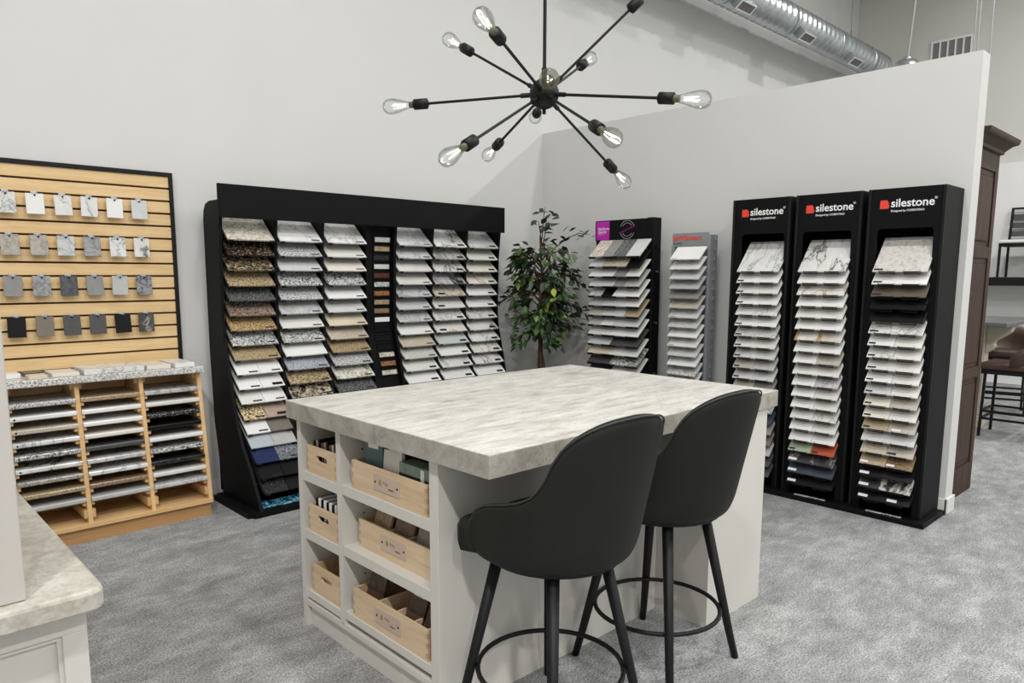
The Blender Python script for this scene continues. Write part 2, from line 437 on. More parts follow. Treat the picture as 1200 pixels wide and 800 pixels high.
# ------------------------------------------------------------------ slatwall with hanging samples
t = thing('slatwall_panel', 'maple slatwall panel with dark grooves and black frame on the back wall', 'slatwall', (0.4, 4.81, 0.93))
obj('backing', bx(-0.85, 1.62, 4.812, 4.824, 0.93, 2.07), 'groove_brown', t)
slat_me = None
ztop = 2.066
for i in range(15):
    z1 = ztop - 0.0762 * i
    if slat_me is None:
        o = obj('slat', prism([(4.812, -0.067), (4.790, -0.0655), (4.790, -0.0015), (4.812, 0)], 'x', -0.85, 1.619), 'maple_slat', None)
        slat_me = o.data; o.parent = t; o.location = (-0.4, -4.81, z1 - 0.93)
    else:
        o = link('slat', slat_me, t, (-0.4, -4.81, z1 - 0.93))
obj('frame_rail', bx(-0.87, 1.642, 4.780, 4.824, 2.066, 2.090), 'black_metal', t)
obj('frame_stile', bx(1.619, 1.642, 4.780, 4.824, 0.93, 2.066), 'black_metal', t)
HANG = [
    ['whitevein', 'white', 'fineline', 'whitevein', 'white', 'palegrey'],
    ['greigevein', 'greigevein', 'palemarble', 'greyvein', 'whitevein', 'darkvein'],
    ['grey', 'greyvein', 'darkstriated', 'grey', 'lightgrey', 'greyblackvein'],
    ['black', 'taupe', 'darkgrey', 'darkgrey', 'black', 'darkmarble']]
HW = [
    ['white veined', 'plain white', 'white grey-flecked', 'white grey-shaded', 'bright white', 'pale grey'],
    ['greige veined', 'warm grey streaked', 'beige and white marbled', 'cool grey marbled', 'white faint-veined', 'white black-veined'],
    ['mid grey plain', 'grey cloudy', 'dark grey striated', 'brownish grey', 'light greige', 'grey black-veined']
    , ['plain black', 'brown-grey', 'dark grey', 'charcoal', 'jet black', 'black pale-streaked']]
stone_fix = {'grey': 'stone_grey'}
hang_me = mesh('hanging_sample', bx(-0.043, 0.043, -0.012, 0, -0.112, 0, 0.0015), 'stone_white')
hb = bmesh.new()
box(hb, -0.016, 0.016, -0.003, 0.006, 0.000, 0.014); tube(hb, [(-0.008, -0.004, 0.006), (-0.012, -0.022, 0.004), (0.002, -0.026, -0.006), (0.014, -0.022, 0.008)], 0.0022, 6)
hook_me = mesh('hook', hb, 'chrome')
hole_me = mesh('hole', lathe([(0.0, 0), (0.005, 0), (0.005, 0.0012), (0, 0.0012)], 10, Matrix.Translation((0.001, -0.0125, -0.010)) @ Matrix.Rotation(R(90), 4, 'X')), 'black_matte')
rowname = ['top row', 'second row', 'third row', 'bottom row']
colname = ['leftmost', 'second', 'third', 'fourth', 'fifth', 'rightmost']
rng = random.Random(4)
for r in range(4):
    for c in range(6):
        o = link('hanging_sample', hang_me, None, (0.767 + 0.1332 * c, 4.768, 1.854 - 0.2248 * r + 0.056))
        o.rotation_euler = (R(-4), R(rng.uniform(-2, 2)), R(rng.uniform(-3, 3)))
        setmat(o, ST[HANG[r][c]][0])
        tag(o, '%s sample hanging %s in %s of the slatwall' % (HW[r][c], colname[c] if c in (0, 5) else colname[c] + ' from left', rowname[r]), 'stone sample', 'stone samples hanging on the slatwall')
        link('hook', hook_me, o); link('hole', hole_me, o)

# ------------------------------------------------------------------ slab rack under the slatwall
t = thing('slab_rack', 'maple rack of three bays holding thick countertop slabs', 'rack', (1.14, 4.6, 0))
def yf(z): return 4.40 + 0.1 * (z - 0.08) / 0.78
divx = [0.640, 0.973, 1.301, 1.630]
for i, x in enumerate(divx):
    obj('post', prism([(yf(0.09), 0.09), (yf(0.88), 0.88), (4.80, 0.88), (4.80, 0.09)], 'x', x - 0.011, x + 0.011), 'maple_post', t)
obj('back_panel', bx(0.63, 1.64, 4.79, 4.80, 0.05, 0.88), 'maple_rail', t)
obj('bottom_board', bx(0.629, 1.641, 4.395, 4.79, 0.082, 0.108, 0.002), 'maple_rail', t)
obj('toe_kick', bx(0.635, 1.632, 4.417, 4.79, 0, 0.082), 'toe_wood', t)
obj('stretcher', bx(0.64, 1.63, 4.77, 4.79, 0.80, 0.88), 'maple_rail', t)
lev = [0.799 - 0.0685 * k for k in range(9)]
for i, x in enumerate(divx):
    for s in (-1, 1):
        if (i == 0 and s < 0) or (i == 3 and s > 0): continue
        xa = x + s * 0.011; xb = x + s * 0.029
        for z in lev:
            zz = z - 0.027
            obj('runner', bx(xa, xb, yf(zz) + 0.006, 4.78, zz - 0.020, zz), 'maple_runner', t)
        obj('runner', bx(xa, xb, yf(0.16) + 0.004, 4.78, 0.135, 0.180), 'maple_runner', t)
        obj('runner', bx(xa, xb, yf(0.85) + 0.02, 4.78, 0.845, 0.880), 'maple_runner', t)
SLAB = [['greygranite', 'white', 'beigespeck', 'whitevein', 'bwcoarse', 'darkvein', 'greige', 'tangranite', 'lightgrey'],
        ['tangranite', 'white', 'white', 'ivory', 'darkgrey', 'palemarble', 'whitevein', 'brownspeck', 'lightgrey'],
        ['greystreak', 'offwhite', 'bwdark', 'black', 'white', 'bwcoarse', 'blackspeck', 'offwhite', 'palemarble']]
bayn = ['left', 'middle', 'right']
for b in range(3):
    xa, xb = divx[b] + 0.013, divx[b + 1] - 0.013
    for k, z in enumerate(lev):
        o = bpy.data.objects.new('countertop_slab', None)
        bm = prism([(0, -0.0245), (-0.004, -0.02), (-0.004, -0.005), (0, 0), (0.30, 0), (0.30, -0.0245)], 'x', -(xb - xa) / 2, (xb - xa) / 2)
        o = link('countertop_slab', mesh('countertop_slab', bm, ST[SLAB[b][k]][0]), None, ((xa + xb) / 2, yf(z) - 0.006 + rng.uniform(-0.006, 0.004), z - 0.002))
        tag(o, '%s slab edge, %s down in %s bay of maple rack' % (ST[SLAB[b][k]][1], ORD[k], bayn[b]), 'countertop slab', 'countertop slabs in the maple rack')
        if b == 0 and k in (1, 2, 3, 4, 5):
            d = lathe([(0, 0), (0.005, 0), (0.005, 0.001), (0, 0.001)], 10, Matrix.Translation((-(xb - xa) / 2 + 0.02, -0.004, -0.012)) @ Matrix.Rotation(R(90), 4, 'X'))
            obj('dot_sticker', d, 'black_sticker', o)
rt = tag(obj('rack_worktop', bx(0.60, 1.655, 4.455, 4.785, 0.882, 0.92, 0.006, 2), 'stone_whitespeck'), 'speckled grey and white granite worktop on the maple slab rack', 'worktop')
setmat(rt, 'stone_topgranite')
TOPS = [('white', 0.645, 0.735, 4.58, 4.68, 0.026, 'small thick white tile', 'leftmost on the granite worktop'),
        ('darkgrey', 0.76, 0.85, 4.63, 4.73, 0.018, 'dark grey tile', 'lying behind the cream tiles on the granite worktop'),
        ('cream', 0.752, 0.838, 4.47, 4.57, 0.020, 'small cream tile', 'in front of the dark grey tile on the granite worktop'),
        ('ivory', 0.865, 0.995, 4.50, 4.70, 0.020, 'ivory framed tile', 'left of the largest white slab on the granite worktop'),
        ('whitevein', 1.012, 1.320, 4.478, 4.73, 0.030, 'largest long white slab', 'in the middle of the granite worktop'),
        ('ivory', 1.338, 1.470, 4.49, 4.72, 0.024, 'cream white tile', 'right of the largest white slab on the granite worktop'),
        ('white', 1.492, 1.605, 4.478, 4.74, 0.026, 'white tile', 'at the right end of the granite worktop')]
for code, x0, x1, y0, y1, h, a, w in TOPS:
    o = link('sample_tile', mesh('sample_tile', bx(-(x1 - x0) / 2, (x1 - x0) / 2, -(y1 - y0) / 2, (y1 - y0) / 2, 0, h, 0.002), ST[code][0]), None, ((x0 + x1) / 2, (y0 + y1) / 2, 0.9205))
    tag(o, a + ' ' + w, 'stone sample', 'stone tiles lying on the rack worktop')

# ------------------------------------------------------------------ sample tiles: shared meshes
_tm = {}
def tile_mesh(w, d, th):
    k = (round(w, 3), round(d, 3), th)
    if k not in _tm: _tm[k] = mesh('sample_tile', bx(-w / 2, w / 2, 0, d, 0, th, 0.0015), 'stone_white')
    return _tm[k]
_sm = {}
def sticker_mesh(w, d, th):
    k = (w, d, th)
    if k not in _sm: _sm[k] = mesh('label_sticker', bx(-w / 2, w / 2, 0, d, 0, 0.0008), 'black_sticker')
    return _sm[k]
def tile(code, loc, rotz, tilt, w, d, th, label, group, stick=None, name='sample_tile'):
    o = link(name, tile_mesh(w, d, th), None, loc); o.rotation_euler = (tilt, 0, rotz)
    setmat(o, ST[code][0]); tag(o, label, 'stone sample', group)
    if stick:
        for sx, sy, sw, sd, col in stick:
            s = link('label_sticker', sticker_mesh(sw, sd, th), o, (sx, sy, th))
            if col: setmat(s, col); s['label'] = 'white sticker'
    return o

# ------------------------------------------------------------------ long black rack
PROF = [(.035, 4.145), (.1, 4.175), (.26, 4.27), (.40, 4.375), (.52, 4.437), (.68, 4.485), (.83, 4.52), (1.04, 4.575), (1.2, 4.587), (1.37, 4.58), (1.6, 4.575), (1.82, 4.55), (2.2, 4.5)]
def prof(z):
    for (a, b), (c, d) in zip(PROF, PROF[1:]):
        if z <= c: return b + (d - b) * (z - a) / (c - a)
    return PROF[-1][1]
t = thing('long_sample_rack', 'long black rack with plain black header, columns of tilted stone tiles and curved sides', 'display rack', (2.97, 4.5, 0))
base = bx(1.757, 4.26, 4.14, 4.72, 0, 0.034)
bmesh.ops.bevel(base, geom=[e for e in base.edges if abs(e.verts[0].co.z - e.verts[1].co.z) > 0.02], offset=0.03, segments=3, affect='EDGES')
obj('base', base, 'black_laminate', t)
zs = [.035, .07, .1, .18, .26, .33, .40, .46, .52, .6, .68, .76, .83, .94, 1.04, 1.2, 1.37, 1.6, 1.82, 1.90]
side = [(prof(z), z) for z in zs] + [(prof(1.9) + 0.02, 1.93), (4.70, 1.93), (4.76, 1.915), (4.79, 1.88), (4.803, 1.82), (4.81, 1.0), (4.79, 0.5), (4.70, .035)]
for x in (1.835, 2.197, 2.536, 2.895, 3.135, 3.478, 3.822, 4.178):
    obj('side_panel' if x in (1.835, 4.178) else 'divider', prism(side, 'x', x - 0.010, x + 0.010), 'black_laminate', t)
obj('back_panel', bx(1.845, 4.168, 4.782, 4.796, .035, 1.85), 'black_matte', t)
obj('header_board', bx(1.806, 4.186, 4.498, 4.518, 1.818, 2.022, 0.002), 'black_laminate', t)
for x in (2.0, 4.0): obj('header_bracket', bx(x - 0.01, x + 0.01, 4.519, 4.78, 1.88, 1.90), 'black_metal', t)
ROWZ = [1.678, 1.583, 1.487, 1.389, 1.295, 1.199, 1.105, 1.010, .919, .829, .737, .646, .548, .463, .381, .295, .207, .125]
TILT = R(40)
tray_me = mesh('tray', bx(-0.158, 0.158, 0.012, 0.26, -0.005, -0.001), 'black_metal')
lip_bm = bmesh.new()
box(lip_bm, -0.014, 0.014, -0.006, 0.016, -0.006, 0.007)
lip_me = mesh('tray_lip', lip_bm, 'black_metal')
COLX = [2.020, 2.366, 2.716, 3.307, 3.650, 3.992]
LONG = [
    ['creamgranite', 'browngranite', 'tanblack', 'gold', 'darkgranite', 'pinkgranite', 'yellow', 'bwcoarse', 'tangranite',
     ('white', 'white'), ('white', 'white'), ('offwhite', 'white'), ('goldspeck', 'pinktaupe'), ('white', 'taupe'), ('bluegrey', 'lightgrey'), ('navy', 'charspeck'), ('black', 'black'), ('blackspeck', 'black')],
    ['whitevein', 'greygranite', 'palegrey', 'bwcoarse', 'greygranite', 'palemarble', 'offwhite', 'bwcoarse', 'white', 'bluegranite', 'gold', 'beigeblack'],
    ['whitevein', 'offwhite', 'ivory', 'bwcoarse', 'white', 'palegrey', 'cream', 'beigespeck', 'tangranite', 'greygranite', 'olive', 'darkgranite'],
    ['palemarble', 'palemarble', 'offwhite', 'offwhite', 'greyvein', 'palegrey', 'palemarble', 'white', 'beigespeck', 'whitespeck', 'offwhite', 'white'],
    ['darkvein', 'greystreak', 'darkvein', 'boldvein', 'tanstreak', 'offwhite', 'fineline', 'goldvein', 'greengrey', 'white', 'whitevein', 'white'],
    ['palemarble', 'offwhite', 'ivory', 'goldvein', 'white', 'white', 'fineline', 'darkvein', 'whitevein', 'goldvein', 'darkvein', 'white']]
stone('greyvein2', 'pale stone with soft blue-grey veins', vein, (212, 214, 214), (150, 158, 164), 8, 0.04)
LONG[3][4] = 'greyvein2'
cn = ['first', 'second', 'third', 'fourth', 'fifth', 'sixth']
for c in range(6):
    for k, z in enumerate(ROWZ):
        y = prof(z) - 0.03
        zb = z + 0.004
        dep = 0.28 if z > 0.55 else 0.24
        tr = link('tray', tray_me, t, (COLX[c] - 2.97, y - 4.5, zb)); tr.rotation_euler = (TILT, 0, 0)
        for sx in (-0.135, 0.135): link('tray_lip', lip_me, tr, (sx, 0, 0))

        if k >= len(LONG[c]): continue
        s = LONG[c][k]
        grp = 'stone tiles on the long black rack'
        if isinstance(s, tuple):
            for j, code in enumerate(s):
                st = [(0.032, 0.012, 0.06, 0.011, None)]
                if (k, j) in ((10, 1), (12, 1)): st = [(0.030, 0.012, 0.07, 0.022, None)]
                if code in ('taupe', 'bluegrey', 'lightgrey', 'navy'): st = None
                tile(code, (COLX[c] - 0.077 + 0.154 * j, y, zb), 0, TILT, 0.152, dep, 0.011,
                     '%s tile, %s of %s row, first long rack column' % (ST[code][1], ['left', 'right'][j], ORD[k]), grp, st)
        else:
            st = [(0.105, 0.012, 0.062, 0.011, None)] if c < 4 else [(0.098, 0.014, 0.066, 0.020, None)]
            if c == 4 and k in (4, 5, 7): st = [(-0.085, 0.014, 0.066, 0.020, None)]
            if c == 3 and k >= 10: st = [(0.098, 0.014, 0.066, 0.018, None)]
            if (c == 0 and k in (0, 1, 3, 4, 5)) or (c == 1 and k in (3, 4, 8)) or (c == 3 and k == 2): st = None
            tile(s, (COLX[c], y, zb), 0, TILT, 0.306, dep, 0.012,
                 '%s tile, %s in %s column of long black rack' % (ST[s][1], ORD[k], cn[c]), grp, st)
# agate strip lying at the foot of the first column
o = tile('teal', (2.02, 4.185, 0.036), 0, R(16), 0.31, 0.075, 0.012, 'blue and turquoise agate sample at the foot of the long black rack', 'stone tiles on the long black rack')
# strip of small chips between third and fourth columns
sp = [(prof(z) + 0.045, z) for z in zs[4:-1]] + [(prof(1.78) + 0.060, 1.82)] + [(prof(z) + 0.060, z) for z in zs[4:-1][::-1]]
obj('chip_board', prism(sp, 'x', 2.907, 3.124), 'black_laminate', t)
CH = ['whitespeck', 'tangranite', 'blackspeck', 'whitespeck', 'redbrown', 'greygranite', 'orange', 'tangranite', 'brownspeck', 'white', None, None, None, 'creamgranite', 'orange', 'creamgranite']
CHW = ['speckled white', 'tan', 'black marbled', 'speckled off-white', 'dark red-brown', 'grey', 'orange brown', 'light tan', 'speckled brown', 'plain white', '', '', '', 'beige', 'orange and brown', 'cream']
for k, code in enumerate(CH):
    z = 1.727 - 0.0655 * k
    y = prof(z) + 0.045
    fb = bmesh.new()
    w2, h2 = 0.071, 0.024
    for q in ((-w2, w2, h2 - 0.004, h2), (-w2, w2, -h2, -h2 + 0.004), (-w2, -w2 + 0.004, -h2 + 0.004, h2 - 0.004), (w2 - 0.004, w2, -h2 + 0.004, h2 - 0.004)):
        box(fb, q[0], q[1], -0.010, 0.0, q[2], q[3])
    f = link('chip_slot', mesh('chip_slot', fb, 'black_metal'), t, (3.042 - 2.97, y - 4.5, z))
    slope = math.atan2(prof(z - 0.03) - prof(z + 0.03), -0.06)
    ang = math.atan((prof(z - 0.03) - prof(z + 0.03)) / 0.06)
    f.rotation_euler = (ang, 0, 0)
    if code:
        th = 0.010 if k < 10 else 0.016
        o = link('stone_chip', tile_mesh(0.130, 0.034, th), None, (3.042, y - 0.0015, z - 0.017)); o.rotation_euler = (R(90) + ang, 0, 0)
        setmat(o, ST[code][0])
        tag(o, '%s small stone chip, %s down the narrow strip between rack columns' % (CHW[k], ORD[k] if k < 10 else ['', '', '', 'third from bottom', 'second from bottom', 'lowest'][k - 10]), 'stone chip', 'small stone chips on the narrow strip')

# ------------------------------------------------------------------ three black quartz towers against the partition
TOW = [  # frame y0,y1, opening centre, tile centre, tiles
    (2.242, 2.656, 2.424, ['whitevein', 'white', 'offwhite', 'white', 'fineline', 'white', 'whitespeck', 'offwhite', 'palegrey', ('beigegrey', 'lightgrey'), ('palegrey', 'palegrey'), ('beigegrey', 'grey'),
        'palegrey', 'bluegranite', 'slate', 'grey', 'taupe', 'lightgrey', 'darkgrey', 'darkgrey']),
    (1.793, 2.208, 1.995, ['darkvein', 'white', 'goldvein', 'white', 'offwhite', 'white', 'goldvein', 'white', ('white', 'beigegrey'), 'offwhite', ('white', 'palemarble'), ('white', 'offwhite'), ('white', 'offwhite'),
        ('offwhite', 'fineline'), ('white', 'offwhite'), ('white', 'white'), ('sage', 'rust'), 'darkmarble', 'slate', 'black']),
    (1.338, 1.759, 1.537, ['concrete', 'white', 'brown', 'black', 'black', 'fineline', ('white', 'offwhite'), ('fineline', 'offwhite'), 'offwhite', ('white', 'offwhite'), ('palegrey', 'offwhite'), ('ivory', 'beigegrey'),
        ('ivory', 'offwhite'), ('tan', 'beigegrey'), 'palegrey', ('beigespeck', 'beigegrey'), ('tan', 'brownspeck'), 'black', 'blackvein', 'black'])]
stone('goldstripe', 'white stone with a gold vein', vein, (230, 229, 225), (168, 128, 64), 3.0, 0.03, 0.25, 0.5, 0.8)
TOW[1][3][6] = 'goldstripe'
tn = ['left', 'middle', 'right']
tray2 = mesh('tray', bx(-0.152, 0.152, 0.012, 0.26, -0.005, -0.001), 'black_metal')
lb = bmesh.new()
tube(lb, [(-0.050, 0.016, 0.006), (-0.042, -0.006, -0.005), (0.042, -0.006, -0.005), (0.050, 0.016, 0.006), (0.042, -0.004, 0.0115), (-0.042, -0.004, 0.0115)], 0.0030, 6, True)
lip2 = mesh('tray_lip', lb, 'black_metal')
TTILT = R(49)
for i, (y0, y1, yc, tiles) in enumerate(TOW):
    t = thing('quartz_tower', ['black tower display for quartz, leftmost of the three towers', 'black tower display for quartz, middle of the three towers', 'black tower display for quartz, rightmost beside the partition end'][i],
              'display tower', (4.8, (y0 + y1) / 2, 0), 'black quartz towers against the partition')
    yl, yr = y1, y0
    bl = 2.70 if i == 0 else y1 + 0.0165
    br = 1.300 if i == 2 else y0 - 0.0165
    obj('base', bx(4.560, 4.945, br, bl, 0, 0.032, 0.003), 'black_laminate', t)
    for y in (y0, y1): obj('side_panel', bx(4.640, 4.945, y - 0.009 + (0.009 if y == y0 else -0.009), y + 0.009 + (0.009 if y == y0 else -0.009), 0.032, 1.985, 0.002), 'black_laminate', t)
    obj('back_panel', bx(4.925, 4.945, y0 + 0.018, y1 - 0.018, 0.032, 1.97), 'black_matte', t)
    obj('top_panel', bx(4.640, 4.945, y0 + 0.018, y1 - 0.018, 1.967, 1.985), 'black_laminate', t)
    # front face: header, two stiles, chamfered opening
    o0, o1 = yc - 0.146, yc + 0.160
    hdr = prism([(y0 + 0.0185, 1.985), (y0 + 0.0185, 1.735), (o0, 1.735), (o0 + 0.014, 1.752), (o1 - 0.014, 1.752), (o1, 1.735), (y1 - 0.0185, 1.735), (y1 - 0.0185, 1.985)], 'x', 4.630, 4.638)
    h = obj('header_panel', hdr, 'black_laminate', t)
    obj('stile', bx(4.630, 4.638, y0 + 0.0185, o0, 0.032, 1.735), 'black_laminate', t)
    obj('stile', bx(4.630, 4.638, o1, y1 - 0.0185, 0.032, 1.735), 'black_laminate', t)
    for y in (y0, y1): obj('edge_trim', bx(4.622, 4.640, y - 0.009 + (0.009 if y == y0 else -0.009), y + 0.009 + (0.009 if y == y0 else -0.009), 0.032, 1.985, 0.003), 'black_metal', t)
    # lettering
    U, V = (0, -1, 0), (0, 0, 1)
    yx = y1 - 0.068
    lg = prism([(0, -0.025), (0.044, -0.025), (0.052, -0.017), (0.052, -0.006), (0.045, 0.0), (0.050, 0.006), (0.045, 0.014), (0.038, 0.025), (0.004, 0.025), (0, 0.021)], 'z', 0, 0.0012)
    obj('logo', place(lg, (4.6292, yx, 1.893), U, V), 'red_print', h)
    obj('lettering', place(text_bm('silestone', 0.066, 0.0006, 0.0010, 'LEFT'), (4.6292, yx - 0.060, 1.896), U, V), 'white_print', h)
    obj('lettering', place(text_bm('\u00ae', 0.020, 0.0006, 0, 'LEFT'), (4.6292, yx - 0.292, 1.915), U, V), 'white_print', h)
    obj('lettering', place(text_bm('Designed by COSENTINO', 0.0165, 0.0006, 0.0002, 'LEFT'), (4.6292, yx - 0.062, 1.853), U, V), 'white_print', h)
    obj('lettering', place(text_bm('COSENTINO', 0.036, 0.0006, 0.0012, 'CENTER'), (4.592, yc, 0.0328), (0.02, -1, 0), (1, 0, 0)), 'white_print', t)
    for k in range(20):
        z = 1.494 - 0.073 * k
        tr = link('tray', tray2, t, (4.570 - 4.8, yc - (y0 + y1) / 2, z)); tr.rotation_euler = (TTILT, 0, R(-90))
        for sx in (-0.068, 0.068): link('tray_lip', lip2, tr, (sx, 0, 0))
        if i == 0 and k == 12: pass
        s = tiles[k]; grp = 'quartz tiles in the black towers'
        if isinstance(s, tuple):
            for j, code in enumerate(s):
                st = [(-0.048, 0.010, 0.040, 0.012, None)] if (j == 0 and i != 1) or code in ('sage', 'rust') else None
                if i == 2 and k == 13 and j == 1: st = [(-0.03, 0.010, 0.05, 0.014, 'white_sticker')]
                if i == 2 and k == 16: st = [(-0.048, 0.010, 0.046, 0.014, 'white_sticker')]
                if i == 2 and k == 15: st = [(-0.045, 0.010, 0.05, 0.014, None)] if j == 1 else None
                tile(code, (4.570, yc + 0.0755 - 0.151 * j, z), R(-90), TTILT, 0.149, 0.27, 0.010,
                     '%s %s half tile, %s row of %s black tower' % (ST[code][1], ['left', 'right'][j], ORD[k], tn[i]), grp, st)
        else:
            st = [(-0.122, 0.010, 0.046, 0.012, None)] if i == 0 and k not in (0, 4) else None
            if i == 2 and k in (0, 1, 2, 5, 8): st = [(-0.118, 0.010, 0.050, 0.012, None)]
            if (i == 1 and k >= 17) or (i == 2 and k >= 17): st = [(-0.118, 0.012, 0.056, 0.018, 'white_sticker')]
            if i == 2 and k == 19: st.append((0.05, 0.012, 0.056, 0.018, 'white_sticker'))
            tile(s, (4.570, yc, z), R(-90), TTILT, 0.300, 0.27, 0.010,
                 '%s tile, %s down in %s black tower' % (ST[s][1], ORD[k], tn[i]), grp, st)

# ------------------------------------------------------------------ black open rack with magenta sign
t = thing('quartz_rack', 'black open rack of tilted narrow stone strips under a magenta sign', 'display rack', (4.75, 3.65, 0))
XS = 4.70
sgn = obj('sign_board', bx(XS, XS + 0.012, 3.430, 3.950, 1.752, 1.912, 0.001), 'black_laminate', t)
for y0, y1 in ((3.366, 3.428), (3.930, 3.992)):
    if y0 < 3.5: obj('post', bx(XS - 0.004, XS + 0.10, y0, y1, 0.03, 1.916, 0.003), 'black_laminate', t)
    else: obj('post', bx(XS + 0.014, XS + 0.10, y0 - 0.02, y1 - 0.04, 0.03, 1.905, 0.003), 'black_laminate', t)
obj('base', bx(4.50, 4.945, 3.36, 3.99, 0, 0.03, 0.003), 'black_laminate', t)
obj('cross_bar', bx(XS + 0.02, XS + 0.08, 3.428, 3.91, 0.6, 0.64), 'black_metal', t)
for zk in (1.5, 1.1, 0.7): obj('bolt', tb([(XS + 0.05, 3.366, zk), (XS + 0.05, 3.352, zk)], 0.008, 8), 'chrome', t)
obj('clip', bx(XS + 0.03, XS + 0.06, 3.345, 3.366, 1.682, 1.70), 'black_metal', t)
U, V = (0, -1, 0), (0, 0, 1)
sq = obj('sign_square', bx(XS - 0.002, XS - 0.0002, 3.802, 3.938, 1.757, 1.905), 'magenta_print', sgn)
tmid = 3.87
obj('lettering', place(text_bm('HanStone', 0.030, 0.0005, 0.0002, 'LEFT'), (XS - 0.0026, 3.920, 1.846), U, V), 'white_print', sgn)
obj('lettering', place(text_bm('Quartz', 0.030, 0.0005, 0.0002, 'LEFT'), (XS - 0.0026, 3.920, 1.821), U, V), 'white_print', sgn)
obj('underline', bx(XS - 0.0028, XS - 0.0022, 3.850, 3.920, 1.800, 1.803), 'grey_print', sgn)
rb = bmesh.new()
cy_, cz_ = 3.622, 1.832
for rad, arcs in ((0.071, ((25, 158), (205, 338))), (0.052, ((35, 148), (215, 328)))):
    for a0, a1 in arcs:
        tube(rb, [(XS - 0.001, cy_ - rad * math.cos(R(a)), cz_ + rad * math.sin(R(a))) for a in range(a0, a1 + 1, 7)], 0.0016, 5)
obj('stamp_ring', rb, 'grey_print', sgn)
obj('lettering', place(text_bm('MADE IN CANADA', 0.0195, 0.0004, -0.0003, 'CENTER'), (XS - 0.0026, cy_, cz_), (0, -math.cos(R(20)), math.sin(R(20))), (0, math.sin(R(20)), math.cos(R(20)))), 'magenta_print', sgn)
HAN = [
    [('creamgranite', .27), ('grey', .21), ('darkgranite', .26), ('palegrey', .26)],
    [('palegrey', .27), ('beigespeck', .48), ('black', .25)],
    [('white', .50), ('grey', .24), ('offwhite', .26)],
    [('palegrey', .50), ('grey', .22), ('lightgrey', .28)],
    [('palemarble', .27), ('black', .22), ('white', .51)],
    [('lightgrey', .27), ('palegrey', .45), ('offwhite', .28)],
    [('beigegrey', .27), ('palegrey', .45), ('tan', .28)],
    [('lightgrey', .27), ('white', .23), ('palegrey', .50)],
    [('offwhite', .28), ('white', .72)],
    [('palegrey', .45), ('darkgrey', .55)],
    [('cream', .45), ('offwhite', .55)],
    [('darkgrey', .45), ('bwcoarse', .55)],
    [('slate', .45), ('offwhite', .55)]]
lip3 = []
for a, b in ((-0.252, -0.195), (-0.105, 0.03), (0.135, 0.252)): lip3.append(mesh('tray_lip', bx(a, b, -0.006, 0.0, -0.008, 0.010), 'black_metal'))
tray3 = mesh('tray', bx(-0.252, 0.252, 0.0, 0.19, -0.004, -0.0008), 'black_metal')
HT = R(42)
for k in range(20):
    z = 1.611 - 0.0776 * k
    if z < 0.1: break
    tr = link('tray', tray3, t, (4.55 - 4.75, 3.632 - 3.65, z)); tr.rotation_euler = (HT, 0, R(-90)); [link('tray_lip', q, tr) for q in lip3]
    if k >= len(HAN): continue
    p = -0.252
    for j, (code, fr) in enumerate(HAN[k]):
        w = 0.504 * fr; n_ = len(HAN[k])
        pos = ['left', 'right'][j] if n_ == 2 else (['left', 'middle', 'right'][j] if n_ == 3 else ['far left', 'left centre', 'right centre', 'far right'][j])
        tile(code, (4.55, 3.632 - (p + w / 2), z), R(-90), HT, w - 0.002, 0.20, 0.012,
             '%s strip, %s piece in %s tier of magenta-signed rack' % (ST[code][1], pos, ORD[k]), 'stone strips on the magenta-signed rack')
        p += w

# ------------------------------------------------------------------ grey metal rack with red lettering
t = thing('grey_sample_rack', 'narrow grey metal rack of pale tiles with red lettering on top', 'display rack', (4.82, 3.05, 0))
XW = 4.76
sg = obj('sign_board', bx(XW, XW + 0.012, 2.925, 3.235, 1.688, 1.788, 0.002), 'grey_metal', t)
obj('post', bx(XW - 0.002, XW + 0.10, 2.905, 2.930, 0.02, 1.770, 0.002), 'grey_metal', t)
obj('post', bx(XW - 0.002, XW + 0.10, 3.215, 3.240, 0.02, 1.70, 0.002), 'grey_metal', t)
obj('back_panel', bx(XW + 0.09, XW + 0.10, 2.93, 3.215, 0.02, 1.688), 'grey_metal', t)
obj('base', bx(4.60, 4.945, 2.90, 3.245, 0, 0.02, 0.002), 'grey_metal', t)
for z in [1.73 - 0.073 * q for q in range(18)]:
    obj('slot_tab', bx(XW + 0.045, XW + 0.06, 2.897, 2.905, z, z + 0.022), 'chrome', t)
lw = prism([(0, 0.03), (0, 0), (0.034, 0), (0.034, 0.03), (0.026, 0.022), (0.017, 0.034), (0.008, 0.022)], 'z', 0, 0.0012)
obj('logo', place(lw, (XW - 0.0014, 3.224, 1.732), U, V), 'red_print', sg)
obj('lettering', place(text_bm('Wilsonart', 0.050, 0.0005, 0.0012, 'LEFT'), (XW - 0.0014, 3.184, 1.750), U, V), 'red_print', sg)
obj('lettering', place(text_bm('QUARTZ', 0.020, 0.0005, 0.0002, 'LEFT'), (XW - 0.0014, 3.224, 1.710), U, V), 'dark_print', sg)
WIL = ['white', 'offwhite', 'palegrey', 'lightgrey', 'grey', 'beigegrey', 'palegrey', 'whitespeck', 'white', 'offwhite', 'palegrey', 'white', 'topgranite', 'offwhite']
lip4 = mesh('tray_lip', bx(-0.022, 0.022, -0.005, 0.0, -0.006, 0.002), 'dark_print'); tray4 = mesh('tray', bx(-0.125, 0.125, 0.01, 0.135, -0.004, -0.0008), 'grey_metal')
